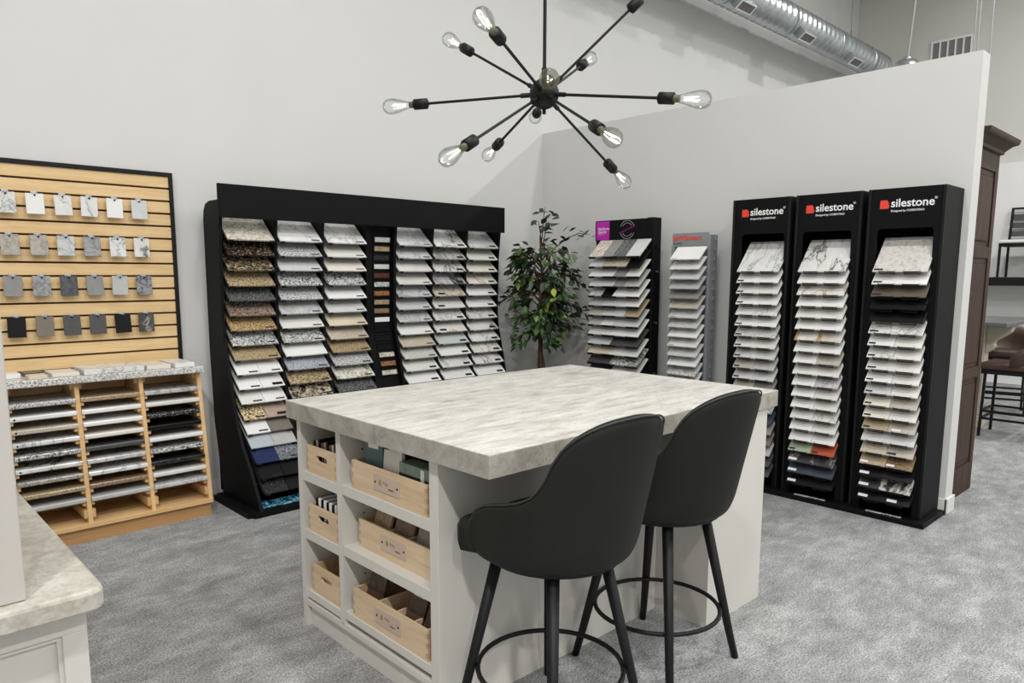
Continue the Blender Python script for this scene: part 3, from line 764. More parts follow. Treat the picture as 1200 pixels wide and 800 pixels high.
for k in range(21):
    z = 1.583 - 0.0713 * k
    if z < 0.08: break
    tr = link('tray', tray4, t, (4.62 - 4.82, 3.030 - 3.05, z)); tr.rotation_euler = (HT, 0, R(-90)); [link('tray_lip', lip4, tr, (q, 0, 0)) for q in (-0.07, 0.06)]
    if k < len(WIL):
        tile(WIL[k], (4.62, 3.030, z), R(-90), HT, 0.252, 0.140, 0.010, '%s tile, %s down in the narrow grey metal rack' % (ST[WIL[k]][1], ORD[k]), 'tiles in the narrow grey metal rack',
             [(-0.09, 0.006, 0.05, 0.004, 'dark_print')] if k in (0, 6, 9) else None)

# ------------------------------------------------------------------ island
isl = thing('display_island', 'light grey island cabinet with open shelves on its left end', 'island', (2.2, 2.13, 0))
G = 'cabinet_grey'
obj('side_panel', bx(1.372, 1.84, 2.698, 2.73, 0, 0.893), G, isl)
obj('side_panel', bx(1.372, 1.84, 1.787, 1.833, 0, 0.893, 0.001), G, isl)
obj('divider', bx(1.374, 1.82, 2.392, 2.424, 0.115, 0.893), G, isl)
obj('back_panel', bx(1.80, 1.815, 1.833, 2.698, 0.1, 0.893), 'cabinet_inside', isl)
obj('bottom_board', bx(1.374, 1.80, 1.834, 2.697, 0.093, 0.118, 0.001), G, isl)
obj('toe_kick', bx(1.392, 1.41, 1.834, 2.697, 0, 0.093), G, isl)
for (ya, yb), zs_ in (((2.425, 2.697), (0.677, 0.428, 0.163)), ((1.834, 2.391), (0.684, 0.440, 0.174))):
    for z in zs_:
        th = 0.042 if z > 0.2 else 0.034
        obj('shelf', bx(1.376, 1.80, ya, yb, z - th, z, 0.0015), G, isl)
obj('knee_panel', bx(1.84, 2.58, 1.787, 1.81, 0, 0.893), G, isl)
obj('rear_panel', bx(1.84, 2.58, 2.71, 2.73, 0, 0.893), G, isl)
obj('end_cabinet', bx(2.581, 3.026, 1.525, 2.73, 0, 0.893, 0.001), G, isl)
pins = bmesh.new()
for z in (0.30, 0.335, 0.37, 0.55, 0.585, 0.62, 0.77, 0.805):
    for x in (1.47, 1.70):
        box(pins, x - 0.0035, x + 0.0035, 2.3905, 2.3918, z - 0.0035, z + 0.0035)
o = obj('pin_hole', pins, 'dark_print', isl)
iw = thing('island_worktop', 'thick streaked concrete-look worktop on the grey island', 'worktop', (2.21, 2.14, 0.894))
obj('top_surface', bx(1.344, 3.088, 1.510, 2.764, 0.962, 0.965), 'concrete_top', iw)
obj('edge_band', bx(1.344, 3.088, 1.510, 2.764, 0.894, 0.9619), 'concrete_edge', iw)

# wooden bins ------------------------------------------------------
def slot_plate(w, h, th, sw, sh, sz, slot=True):
    """plate in local y (width), z (height), front face at x=0 going to +x, with a stadium hole"""
    bm = bmesh.new()
    if not slot:
        box(bm, 0, th, -w / 2, w / 2, 0, h); return bm
    inner = []; outer = []
    N = 24
    for k in range(N):
        a = 2 * math.pi * k / N + math.pi / N
        c, s = math.cos(a), math.sin(a)
        r = sh / 2
        inner.append((r * c + (sw / 2 - r) * (1 if c > 0 else -1), sz + r * s))
        dx = (w / 2) / abs(c); dz = ((h - sz) if s > 0 else sz) / abs(s)
        q = min(dx, dz); outer.append((q * c, sz + q * s))
    for cx, cz in ((w / 2, h), (-w / 2, h), (-w / 2, 0), (w / 2, 0)):
        i = min(range(N), key=lambda k: (outer[k][0] - cx) ** 2 + (outer[k][1] - cz) ** 2); outer[i] = (cx, cz)
    L = [[bm.verts.new((x, y, z)) for (y, z) in ring] for x in (0, th) for ring in (inner, outer)]
    fi, fo, bi, bo = L
    for k in range(N):
        q = (k + 1) % N
        bm.faces.new([fi[k], fo[k], fo[q], fi[q]]); bm.faces.new([bi[k], bi[q], bo[q], bo[k]])
        bm.faces.new([fi[k], fi[q], bi[q], bi[k]]); bm.faces.new([fo[k], bo[k], bo[q], fo[q]])
    bmesh.ops.recalc_face_normals(bm, faces=bm.faces)
    return bm
def wooden_bin(x, yc, z, w, h, d, label, slot, dividers=()):
    t = thing('wooden_bin', label, 'bin', (x, yc, z), 'wooden bins on the island shelves', world=False)
    th = 0.011
    obj('front_board', slot_plate(w, h, th, 0.085, 0.026, h * 0.62, slot), 'bin_wood', t)
    obj('back_board', bx(d - th, d, -w / 2, w / 2, 0, h), 'bin_wood', t)
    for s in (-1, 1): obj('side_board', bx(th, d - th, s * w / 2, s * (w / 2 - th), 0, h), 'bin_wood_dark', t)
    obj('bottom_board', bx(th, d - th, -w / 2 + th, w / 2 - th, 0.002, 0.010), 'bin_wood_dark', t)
    for yy in dividers: obj('divider_board', bx(th, d - th, yy - 0.004, yy + 0.004, 0.010, h * 0.92), 'bin_wood', t)
    # finger joints on the front corner
    for s in (-1, 1):
        for q in range(3):
            zz = h * (0.10 + 0.32 * q)
            obj('finger_joint', bx(-0.0006, th, s * (w / 2 + 0.0006), s * (w / 2 - th), zz, zz + h * 0.16), 'bin_wood_dark', t)
    if not slot:
        p = obj('name_plate', bx(-0.003, 0, -0.080, 0.080, h * 0.28, h * 0.83), 'plate_wood', t)
        for s in (-1, 1):
            obj('screw', lathe([(0, 0), (0.0045, 0), (0.003, 0.002), (0, 0.002)], 10, Matrix.Translation((-0.003, s * 0.068, h * 0.55)) @ Matrix.Rotation(R(-90), 4, 'Y')), 'black_metal', p)
        obj('emblem', prism([(-0.0, 0), (0.014, 0), (0.014, 0.012), (0.007, 0.024), (0, 0.018)], 'x', -0.0036, -0.003), 'olive_print', p).location = (0, 0.030, h * 0.48)
        # faint script-like strokes
        sb = bmesh.new()
        tube(sb, [(-0.0034, 0.018 - 0.004 * q, h * 0.58 + 0.007 * math.sin(q * 1.9)) for q in range(9)], 0.0007, 4)
        box(sb, -0.0036, -0.003, -0.045, -0.015, h * 0.42, h * 0.42 + 0.004)
        obj('script_mark', sb, 'dark_print', p)
    return t
wooden_bin(1.380, 2.549, 0.6775, 0.230, 0.112, 0.30, 'small wooden bin with handle slot on the top left shelf, full of brown chips', True)
wooden_bin(1.380, 2.551, 0.4285, 0.230, 0.112, 0.30, 'small wooden bin with handle slot on the middle left shelf, full of striped chips', True)
wooden_bin(1.384, 2.549, 0.1635, 0.226, 0.118, 0.30, 'empty small wooden bin with handle slot on the lowest left shelf', True)
wooden_bin(1.380, 2.090, 0.6845, 0.462, 0.108, 0.33, 'long wooden bin with name plate on the top right shelf, holding green tiles', False)
wooden_bin(1.420, 2.115, 0.4405, 0.462, 0.110, 0.31, 'long wooden bin set back on the middle right shelf, holding grey-brown planks', False, (0.06, -0.06))
wooden_bin(1.380, 2.100, 0.1745, 0.472, 0.112, 0.33, 'long wooden bin on the lowest right shelf, holding dark planks', False, (0.085, -0.03, -0.135))
# chips in the two small bins
def chip(loc, sx, sy, sz, mat, name, label, cat, group, rot=(0, 0, 0), tagm=None):
    o = link(name, mesh(name, bx(0, sx, -sy / 2, sy / 2, 0, sz, 0.001), mat), None, loc); o.rotation_euler = rot
    tag(o, label, cat, group)
    if tagm: obj('tag', bx(-0.001, 0.0, -sy * tagm[0], sy * tagm[0], sz * tagm[1], sz * tagm[2]), 'white_sticker', o)
    return o
cols = [('black_matte', 'black'), ('stone_pinktaupe', 'taupe'), ('black_matte', 'black'), ('plank_umber', 'dark brown'), ('stone_tan', 'tan'), ('black_matte', 'black'), ('stone_brown', 'brown'), ('stone_ivory', 'ivory'), ('black_matte', 'black'), ('plank_brown', 'mid brown')]
for k, (m_, w_) in enumerate(cols):
    y = 2.549 + 0.093 - 0.0205 * k
    chip((1.402, y, 0.689), 0.20, 0.013, 0.118 + 0.005 * (k % 3), m_, 'colour_chip', '%s upright chip, %s from the left in the top small bin' % (w_, ['first'] [0] if k == 0 else ORD[k]), 'colour chip', 'chips in the top small bin')
for k in range(9):
    m_, w_ = [('black_matte', 'black'), ('stone_white', 'white')][k % 2] if k < 7 else [('black_matte', 'black'), ('stone_palegrey', 'pale grey')][k % 2]
    y = 2.551 + 0.088 - 0.0215 * k
    chip((1.402, y, 0.440), 0.20, 0.016, 0.125 + 0.004 * (k % 2), m_, 'colour_chip', '%s upright chip, %s from the left in the middle small bin' % (w_, 'first' if k == 0 else ORD[k]), 'colour chip', 'chips in the middle small bin')
# contents of the long bins
plain('teal_box', (84, 106, 110), 0.5, var=0.05); plain('green_glass', (118, 138, 126), 0.15, var=0.12, scale=25); plain('dark_teal', (32, 42, 44), 0.4)
plain('board_grey', (222, 220, 214), 0.6, var=0.04)
chip((1.420, 2.232, 0.697), 0.05, 0.105, 0.172, 'teal_box', 'sample_box', 'dark teal box standing at the left in the top long bin', 'sample box', 'samples in the top long bin', (0, 0, R(4)), (0.28, 0.86, 0.97))
chip((1.400, 2.098, 0.697), 0.014, 0.110, 0.165, 'board_grey', 'sample_board', 'pale grey board leaning between the teal box and the green tiles', 'sample board', 'samples in the top long bin', (R(-7), R(10), 0))
chip((1.402, 1.958, 0.697), 0.060, 0.170, 0.138, 'green_glass', 'glass_tile_stack', 'stack of dark green glass tiles at the right in the top long bin', 'tile stack', 'samples in the top long bin')
o = bpy.data.objects['glass_tile_stack']
gl = bmesh.new()
for q in range(1, 4): box(gl, -0.0006, 0.0606, -0.0854, 0.0854, 0.034 * q - 0.001, 0.028 * q + 0.001)
obj('tile_joint', gl, 'dark_teal', o)
obj('tag', bx(-0.0015, 0.0, -0.060, -0.040, 0.060, 0.132), 'white_sticker', o)
for k in range(4):
    chip((1.490 + 0.045 * k, 1.965, 0.697), 0.014, 0.150, 0.150, 'dark_teal', 'sample_board', 'dark teal board, %s behind the stack of green glass tiles' % ['first', 'second', 'third', 'fourth'][k], 'sample board', 'samples in the top long bin')
pl = [('plank_brown', 2.235, 0.12), ('plank_umber', 2.095, 0.13), ('plank_grey', 1.955, 0.13)]
for k, (m_, y, w_) in enumerate(pl):
    chip((1.436, y + 0.02, 0.452), 0.012, w_ * 0.9, 0.195, m_, 'floor_plank_sample', '%s flooring sample leaning in the middle long bin' % ['mid brown', 'umber brown', 'grey-brown'][k], 'flooring sample', 'flooring samples in the middle long bin', (0, R(18), 0))
    chip((1.500, y + 0.008, 0.452), 0.012, w_ * 0.9, 0.195, m_, 'floor_plank_sample', '%s flooring sample leaning behind another in the middle long bin' % ['mid brown', 'umber brown', 'grey-brown'][k], 'flooring sample', 'flooring samples in the middle long bin', (0, R(18), 0))
for k, (y, w_) in enumerate(((2.265, 0.105), (2.010, 0.100), (1.910, 0.075))):
    chip((1.402, y, 0.186), 0.012, w_, 0.200 if k == 0 else 0.175, 'plank_dark', 'floor_plank_sample', ['dark brown flooring sample at the left of the lowest long bin', 'dark brown white-tagged flooring sample right of the empty slot in the lowest bin', 'dark brown white-tagged flooring sample at the right of the lowest bin'][k], 'flooring sample', 'flooring samples in the lowest long bin', (0, R(20), 0), None if k == 0 else (0.30, 0.90, 1.0))

# ------------------------------------------------------------------ bar stools
def stool(cx, cy, label):
    t = thing('bar_stool', label, 'stool', (cx, cy, 0), 'dark upholstered stools at the island', world=False)
    r0, arm = 0.262, 0.118
    SW = Matrix.Rotation(-0.115, 3, 'Z')
    half = r0 * math.pi / 2 + arm
    NU, NV = 60, 10
    HT_ = [(0, 1.094), (.03, 1.092), (.07, 1.086), (.10, 1.077), (.13, 1.062), (.155, 1.045), (.175, 1.026), (.195, 1.000), (.213, .962), (.226, .920), (.242, .885), (.262, .857), (.30, .834), (.34, .820), (.385, .809), (.435, .793), (.48, .765), (.515, .722), (.53, .690)]
    def hgt(u):
        for (a, b), (c, d) in zip(HT_, HT_[1:]):
            if u <= c: return b + (d - b) * (u - a) / (c - a)
        return HT_[-1][1]
    def plan(s):
        u = abs(s); sg = 1 if s >= 0 else -1
        if u < r0 * math.pi / 2:
            a = u / r0; return sg * r0 * math.sin(a), -r0 * math.cos(a)
        return sg * r0, u - r0 * math.pi / 2
    def pt(s, tt):
        x, y = plan(s); h = hgt(abs(s)); zb = 0.600
        if abs(s) > half - 0.07: zb += 0.018 * ((abs(s) - half + 0.07) / 0.07) ** 2
        z = zb + (h - zb) * tt
        k = (z - 0.60) / 0.47
        rear = max(0, -y / r0)
        sc_ = 0.96 + 0.212 * k
        bot = max(0, 1 - (z - zb) / 0.03); sc_ *= 1 - 0.05 * bot ** 2
        return SW @ Vector((x * sc_, y * sc_ - rear * (0.055 * k - 0.005), z)) + Vector((0.022, 0, 0))
    bm = bmesh.new(); g = []
    for i in range(NU + 1):
        s = -half + 2 * half * i / NU
        g.append([bm.verts.new(pt(s, (j / NV) ** 0.85)) for j in range(NV + 1)])
    for i in range(NU):
        for j in range(NV): bm.faces.new([g[i][j], g[i][j + 1], g[i + 1][j + 1], g[i + 1][j]])
    bmesh.ops.recalc_face_normals(bm, faces=bm.faces)
    f0 = min(bm.faces, key=lambda f: f.calc_center_median().y)
    if f0.normal.y > 0: bmesh.ops.reverse_faces(bm, faces=bm.faces)
    o = obj('backrest_shell', bm, 'stool_leather', t, True)
    m_ = o.modifiers.new('s', 'SOLIDIFY'); m_.thickness = 0.042; m_.offset = -1
    m_ = o.modifiers.new('b', 'SUBSURF'); m_.levels = 1; m_.render_levels = 2
    edge = [pt(-half + 2 * half * i / NU, 1.0) for i in range(NU + 1)]
    edge = [Vector((p.x * 0.985, p.y * 0.985 + 0.0, p.z + 0.001)) for p in edge]
    lowf = [pt(-half, q) for q in (0.1, 0.35, 0.6, 0.85)]; lowb = [pt(half, q) for q in (0.85, 0.6, 0.35, 0.1)]
    obj('piping', tb(edge, 0.0032, 6), 'stool_piping', t, True)
    # seat cushion, front edge rounded
    sb = bmesh.new(); rings = []
    for z, k in ((0.613, 0.90), (0.620, 0.985), (0.64, 1.0), (0.69, 1.0), (0.708, 0.97), (0.716, 0.88), (0.718, 0.5)):
        ring = []
        for a in range(48):
            th_ = 2 * math.pi * a / 48; c, s_ = math.cos(th_), math.sin(th_)
            n_ = 6.0 if s_ > 0 else 2.3
            q = (abs(c) ** n_ + abs(s_) ** n_) ** (-1 / n_)
            yy = (0.232 if s_ > 0 else 0.20) * q * s_
            e_ = max(0, min(1, (yy - 0.120) / 0.03)); e_ = e_ * e_ * (3 - 2 * e_)
            ring.append(sb.verts.new(((0.214 + 0.040 * e_) * q * c * k, yy * k, z)))
        rings.append(ring)
    for A, B in zip(rings, rings[1:]):
        for a in range(48): sb.faces.new([A[a], A[(a + 1) % 48], B[(a + 1) % 48], B[a]])
    sb.faces.new(rings[0][::-1]); sb.faces.new(rings[-1])
    bmesh.ops.transform(sb, matrix=Matrix.Translation((0.004, -0.004, 0)) @ Matrix.Rotation(-0.03, 4, 'Z'), verts=sb.verts)
    o = obj('seat', sb, 'stool_leather', t, True)
    obj('seat_plate', lathe([(0, 0.5965), (0.215, 0.5965), (0.22, 0.602), (0.22, 0.612), (0, 0.612)], 32, Matrix.Translation((0.015, 0, 0))), 'black_metal', t)
    for sx in (-1, 1):
        for sy in (-1, 1):
            obj('leg', tb([(sx * 0.220, sy * 0.220, 0), (sx * 0.200, sy * 0.200, 0.11), (sx * 0.118, sy * 0.118, 0.60)], [0.0135, 0.0150, 0.0205], 14), 'stool_leg_paint', t, True)
    obj('footrest_ring', tb([(0.237 * math.cos(2 * math.pi * k / 40), 0.237 * math.sin(2 * math.pi * k / 40), 0.212) for k in range(40)], 0.0085, 8, True), 'stool_leg_paint', t, True)
    return t
stool(1.620, 1.520, 'dark charcoal upholstered bar stool nearest the open shelves')
stool(2.240, 1.542, 'dark charcoal upholstered bar stool nearer the right end of the island')

# ------------------------------------------------------------------ chandelier
HUB = Vector((2.197, 2.128, 2.201))
t = thing('chandelier', 'black spiked chandelier with twelve clear bulbs above the island', 'chandelier', tuple(HUB))
obj('hub', lathe([(0.0, -0.062)] + [(0.060 * math.cos(R(a)), 0.060 * math.sin(R(a))) for a in range(-80, 81, 10)] + [(0, 0.062)], 28, Matrix.Translation(HUB)), 'black_metal', t, True)
obj('finial', tb([HUB + Vector((0, 0, -0.06)), HUB + Vector((0, 0, -0.078))], 0.008, 10), 'black_metal', t)
obj('stem', tb([HUB + Vector((0, 0, 0.058)), Vector((HUB.x, HUB.y, 6.47))], 0.0075, 10), 'black_metal', t)
obj('stem_collar', tb([HUB + Vector((0, 0, 0.055)), HUB + Vector((0, 0, 0.10))], 0.012, 10), 'black_metal', t)
obj('ceiling_canopy', lathe([(0, 6.46), (0.06, 6.46), (0.065, 6.475), (0.065, 6.499), (0, 6.499)], 24, Matrix.Translation((HUB.x, HUB.y, 0))), 'black_metal', t)
DIRS = [(-.545, .838, -.025), (-.887, -.444, .13), (-.036, .868, .495), (.608, -.378, .699), (.83, .347, .437), (.22, -.963, -.155), (-.365, -.835, -.412), (.897, .07, -.436), (-.864, -.14, -.484), (.352, .91, -.218), (-.692, -.703, -.163), (.67, .74, .07)]
for d in DIRS:
    d = Vector(d).normalized(); q = d.to_track_quat('Z', 'Y').to_matrix().to_4x4(); q.translation = HUB
    obj('arm', tb([HUB + d * 0.055, HUB + d * 0.50], 0.0058, 8), 'black_metal', t)
    obj('arm_collar', tb([HUB + d * 0.055, HUB + d * 0.098], 0.0095, 10), 'black_metal', t)
    obj('socket', lathe([(0, 0.497), (0.014, 0.497), (0.022, 0.502), (0.022, 0.558), (0.019, 0.560), (0, 0.560)], 16, q), 'black_metal', t, True)
    obj('screw_cap', lathe([(0.013, 0.552), (0.0135, 0.572), (0.012, 0.580), (0, 0.580)], 14, q), 'gold_cap', t, True)
    b = obj('bulb', lathe([(0.0125, 0.562), (0.0135, 0.578), (0.019, 0.600), (0.027, 0.628), (0.0315, 0.650), (0.0325, 0.664), (0.030, 0.680), (0.022, 0.693), (0.010, 0.699), (0, 0.700)], 20, q), 'bulb_glass', t, True)
    fb = bmesh.new()
    for a in (0, 120, 240):
        tube(fb, [q @ Vector((0.005 * math.cos(R(a)), 0.005 * math.sin(R(a)), 0.598)), q @ Vector((0.010 * math.cos(R(a)), 0.010 * math.sin(R(a)), 0.655))], 0.0016, 5)
    obj('filament', fb, 'filament_glow', b)

# ------------------------------------------------------------------ ficus
TX, TY = 4.47, 4.35
t = thing('ficus_tree', 'green artificial ficus tree in the corner between the black racks', 'plant', (TX, TY, 0))
obj('pot', lathe([(0, 0), (0.13, 0), (0.16, 0.26), (0.165, 0.28), (0.15, 0.28), (0.145, 0.25), (0, 0.25)], 24, Matrix.Translation((TX, TY, 0))), 'pot_grey', t, True)
obj('soil', lathe([(0, 0.24), (0.146, 0.24), (0.146, 0.256), (0, 0.262)], 20, Matrix.Translation((TX, TY, 0))), 'soil', t)
rng = random.Random(11)
trunk = [Vector((TX + 0.008 * math.sin(q * 1.7), TY + 0.008 * math.cos(q * 1.3), 0.25 + 0.155 * q)) for q in range(11)]
obj('trunk', tb(trunk, [0.036, 0.034, 0.032, 0.026, 0.021, 0.019, 0.018, 0.016, 0.013, 0.010, 0.007], 10), 'bark', t, True)
obj('trunk', tb([p + Vector((0.022, -0.016, 0)) for p in trunk[:4]] + [trunk[4]], [0.022, 0.021, 0.019, 0.014, 0.006], 8), 'bark', t, True)
obj('trunk', tb([p + Vector((-0.016, -0.022, 0)) for p in trunk[:4]] + [trunk[5]], [0.018, 0.018, 0.016, 0.012, 0.006], 8), 'bark', t, True)
lf = bmesh.new()
P = [(0, 0, 0), (-0.20, 0.25, 0.02), (-0.26, 0.48, 0.0), (-0.15, 0.76, -0.06), (0, 1.0, -0.14), (0.15, 0.76, -0.06), (0.26, 0.48, 0.0), (0.20, 0.25, 0.02), (0, 0.28, -0.035), (0, 0.55, -0.06), (0, 0.8, -0.1)]
vs = [lf.verts.new((p[0], p[1], p[2])) for p in P]
for f in ((0, 8, 1), (1, 8, 9, 2), (2, 9, 10, 3), (3, 10, 4), (0, 7, 8), (7, 6, 9, 8), (6, 5, 10, 9), (5, 4, 10)): lf.faces.new([vs[i] for i in f])
leaf_me = mesh('leaf', lf, 'leaf_dark', True)
view = Vector((-0.70, -0.70, 0.05)).normalized()
tips = []
side_v = Vector((0.7253, -0.6884, 0)); dep_v = Vector((-0.69, -0.72, 0))
def branch(z0, lat, dep, rise, droop):
    a = Vector((TX, TY, z0)); b = a + side_v * lat * 0.55 + dep_v * dep * 0.55 + Vector((0, 0, rise))
    c = a + side_v * lat + dep_v * dep + Vector((0, 0, rise - droop))
    pts = [a, (a + b) / 2 + Vector((0, 0, 0.03)), b, (b + c) / 2 + Vector((0, 0, 0.02)), c]
    for p in pts:
        p.x = min(p.x, 4.925); p.y = min(p.y, 4.79)
        if p.x < 4.25: p.y = min(p.y, 4.40)
        if p.x > 4.42: p.y = max(p.y, 4.06)
    obj('branch', tb(pts, [0.006, 0.005, 0.004, 0.003, 0.002], 6), 'bark', t, True)
    tips.append((pts, (abs(lat) + abs(dep))))
BR = []
for k in range(52):
    z0 = rng.uniform(0.95, 1.62)
    f = 1.0 - 0.35 * max(0, (1.05 - z0) / 0.1 if z0 < 1.05 else 0)
    ang = rng.uniform(0, 2 * math.pi); rad = rng.uniform(0.17, 0.37) * f
    BR.append((z0, rad * math.cos(ang), rad * 0.8 * math.sin(ang), rng.uniform(0.04, 0.14), rng.uniform(0.02, 0.16)))
BR += [(1.55, 0.42, 0.02, 0.24, -0.02), (1.40, 0.40, 0.1, 0.06, 0.10), (1.2, 0.36, 0.08, 0.0, 0.17), (1.55, -0.36, 0.05, 0.12, 0.03), (1.3, -0.38, 0.0, 0.02, 0.06), (1.1, -0.30, 0.12, -0.02, 0.10), (1.5, -0.34, 0.1, 0.14, 0.10),
       (1.6, 0.06, 0.03, 0.22, -0.10), (1.7, 0.03, 0.0, 0.20, -0.14), (1.72, -0.03, 0.04, 0.14, -0.06), (1.0, -0.22, 0.12, -0.02, 0.08), (1.0, 0.10, 0.15, -0.02, 0.08), (1.55, 0.25, 0.1, 0.12, 0.05)]
for b in BR: branch(*b)
leaves = []
for pts, ln in tips:
    n_ = int(9 + ln * 22)
    for k in range(n_):
        u = rng.uniform(0.25, 1.0); j = min(3, int(u * 4)); p = pts[j].lerp(pts[j + 1], u * 4 - j)
        leaves.append(p + Vector((rng.uniform(-.05, .05), rng.uniform(-.05, .05), rng.uniform(-.045, .045))))
leaves = [p for p in leaves if not (p.z > 1.62 and math.hypot(p.x - TX, p.y - TY) < 0.2 and rng.random() < 0.25)]
rng.shuffle(leaves)
leaves.sort(key=lambda p: (p - Vector((0, 0, 1.48))).length)
rest = bmesh.new()
for k, p in enumerate(leaves):
    if p.x < 4.27: p.y = min(p.y, 4.40)
    out = Vector((p.x - TX, p.y - TY, 0))
    if out.length < 0.02: out = Vector((rng.uniform(-1, 1), rng.uniform(-1, 1), 0))
    ang = math.atan2(out.y, out.x) - math.pi / 2 + rng.uniform(-1.0, 1.0)
    pitch = rng.uniform(-1.25, 0.2) if p.z < 1.72 else rng.uniform(-0.6, 0.9)
    s = rng.uniform(0.066, 0.098)
    mt = Matrix.LocRotScale(p, (Matrix.Rotation(ang, 3, 'Z') @ Matrix.Rotation(pitch, 3, 'X') @ Matrix.Rotation(rng.uniform(-0.7, 0.7), 3, 'Y')).to_quaternion(), Vector((s, s, s)))
    end = mt @ Vector((0, 1, 0))
    if end.x > 4.95 or end.y > 4.81 or (end.x < 4.20 and end.y > 4.44): continue
    if (end.x > 4.44 or p.x > 4.44) and min(end.y, p.y) < 4.02: continue
    if k < 300:
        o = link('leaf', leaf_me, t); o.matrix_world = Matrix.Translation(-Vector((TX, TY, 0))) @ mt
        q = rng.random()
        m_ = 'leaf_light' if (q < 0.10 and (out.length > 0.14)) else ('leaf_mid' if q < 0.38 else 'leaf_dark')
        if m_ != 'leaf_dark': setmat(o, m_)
    else:
        vv = [rest.verts.new(mt @ Vector(q)) for q in P]
        for f in ((0, 8, 1), (1, 8, 9, 2), (2, 9, 10, 3), (3, 10, 4), (0, 7, 8), (7, 6, 9, 8), (6, 5, 10, 9), (5, 4, 10)): rest.faces.new([vv[i] for i in f])
fo = obj('foliage', rest, 'leaf_mid', t, True); fo['kind'] = 'stuff'; setmat(fo, 'leaf_dark')

# ------------------------------------------------------------------ near counter at the left
t = thing('counter_cabinet', 'light grey base cabinet with recessed panel at the left edge', 'cabinet', (-0.15, 1.9, 0))
K = 'counter_cabinet_paint'
obj('carcass', bx(-0.60, 0.296, 1.458, 2.50, 0, 0.880), K, t)
obj('top_rail', bx(-0.60, 0.298, 1.440, 1.4575, 0.834, 0.880, 0.001), K, t)
obj('bottom_rail', bx(-0.60, 0.298, 1.440, 1.4575, 0.0, 0.10, 0.0015), K, t)
obj('stile', bx(0.258, 0.298, 1.440, 1.4575, 0.10, 0.834, 0.001), K, t)
obj('stile', bx(-0.60, -0.524, 1.440, 1.4575, 0.10, 0.834, 0.001), K, t)
obj('recessed_panel', bx(-0.524, 0.258, 1.452, 1.4575, 0.10, 0.834), K, t)
obj('panel_molding', prism([(-0.524, 0.834), (-0.514, 0.826), (0.250, 0.826), (0.258, 0.834)], 'y', 1.445, 1.452), K, t)
obj('panel_molding', prism([(0.258, 0.834), (0.250, 0.826), (0.250, 0.11), (0.258, 0.10)], 'y', 1.445, 1.452), K, t)
cp = [(-0.62, 2.52), (-0.62, 1.402)] + [(0.326 - 0.03 + 0.03 * math.sin(R(a)), 1.402 + 0.03 - 0.03 * math.cos(R(a))) for a in range(0, 91, 15)] + [(0.326, 2.52)]
wb = bmesh.new(); wl = []
for dz, ins in ((0.881, 0.002), (0.884, 0.0), (0.912, 0.0), (0.917, 0.002), (0.920, 0.007)):
    wl.append([wb.verts.new((p[0] - ins * (1 if p[0] > 0.29 else 0), p[1] + ins * (1 if p[1] < 1.44 else 0), dz)) for p in cp])
for A, B in zip(wl, wl[1:]):
    for k in range(len(cp)): wb.faces.new([A[k], A[(k + 1) % len(cp)], B[(k + 1) % len(cp)], B[k]])
wb.faces.new(wl[0][::-1]); wb.faces.new(wl[-1]); bmesh.ops.recalc_face_normals(wb, faces=wb.faces)
tag(obj('counter_worktop', wb, 'counter_top'), 'mottled beige-grey worktop with rounded corner on the left base cabinet', 'worktop')
tag(obj('upright_cabinet', bx(-0.60, 0.210, 1.434, 1.95, 0.9205, 2.35, 0.002), 'upright_cabinet_paint'), 'plain grey upright cabinet standing on the mottled worktop', 'cabinet')

# ------------------------------------------------------------------ tall brown cabinet behind the partition
t = thing('pantry_cabinet', 'tall dark brown cabinet with crown molding beside the partition end', 'cabinet', (5.43, 1.7, 0))
Wn = 'walnut_cabinet'
x0, x1, yF = 5.115, 5.740, 1.362
obj('carcass', bx(x0, x1, yF + 0.018, 2.05, 0, 2.262), Wn, t)
for xa, xb in ((x0, x0 + 0.07), (x1 - 0.07, x1)): obj('stile', bx(xa, xb, yF, yF + 0.0175, 0, 2.262, 0.002), Wn, t)
for za, zb in ((0, 0.20), (0.795, 0.868), (1.590, 1.664), (2.15, 2.262)): obj('rail', bx(x0 + 0.0705, x1 - 0.0705, yF, yF + 0.0175, za, zb, 0.002), Wn, t)
for za, zb in ((0.20, 0.795), (0.868, 1.590), (1.664, 2.15)):
    bm = prism([(x0 + 0.071, za + 0.001), (x1 - 0.071, za + 0.001), (x1 - 0.071, zb - 0.001), (x0 + 0.071, zb - 0.001)], 'y', yF + 0.010, yF + 0.0175)
    pn = obj('raised_panel', bm, Wn, t)
    obj('panel_field', bx(x0 + 0.105, x1 - 0.105, yF + 0.002, yF + 0.0098, za + 0.035, zb - 0.035, 0.006), Wn, pn)
cm = bmesh.new(); cr = [(0, 0), (0.018, 0.006), (0.022, 0.024), (0.055, 0.055), (0.082, 0.066), (0.088, 0.078), (0.090, 0.098), (0.0, 0.098)]
loops = []
for off, z in cr:
    loops.append([cm.verts.new(p) for p in ((x0, yF - off, 2.262 + z), (x1 + off, yF - off, 2.262 + z), (x1 + off, 2.05, 2.262 + z), (x0, 2.05, 2.262 + z))])
for A, B in zip(loops, loops[1:]):
    for k in range(4): cm.faces.new([A[k], A[(k + 1) % 4], B[(k + 1) % 4], B[k]])
cm.faces.new(loops[-1]); cm.faces.new(loops[0][::-1]); bmesh.ops.recalc_face_normals(cm, faces=cm.faces)
obj('crown_molding', cm, Wn, t)

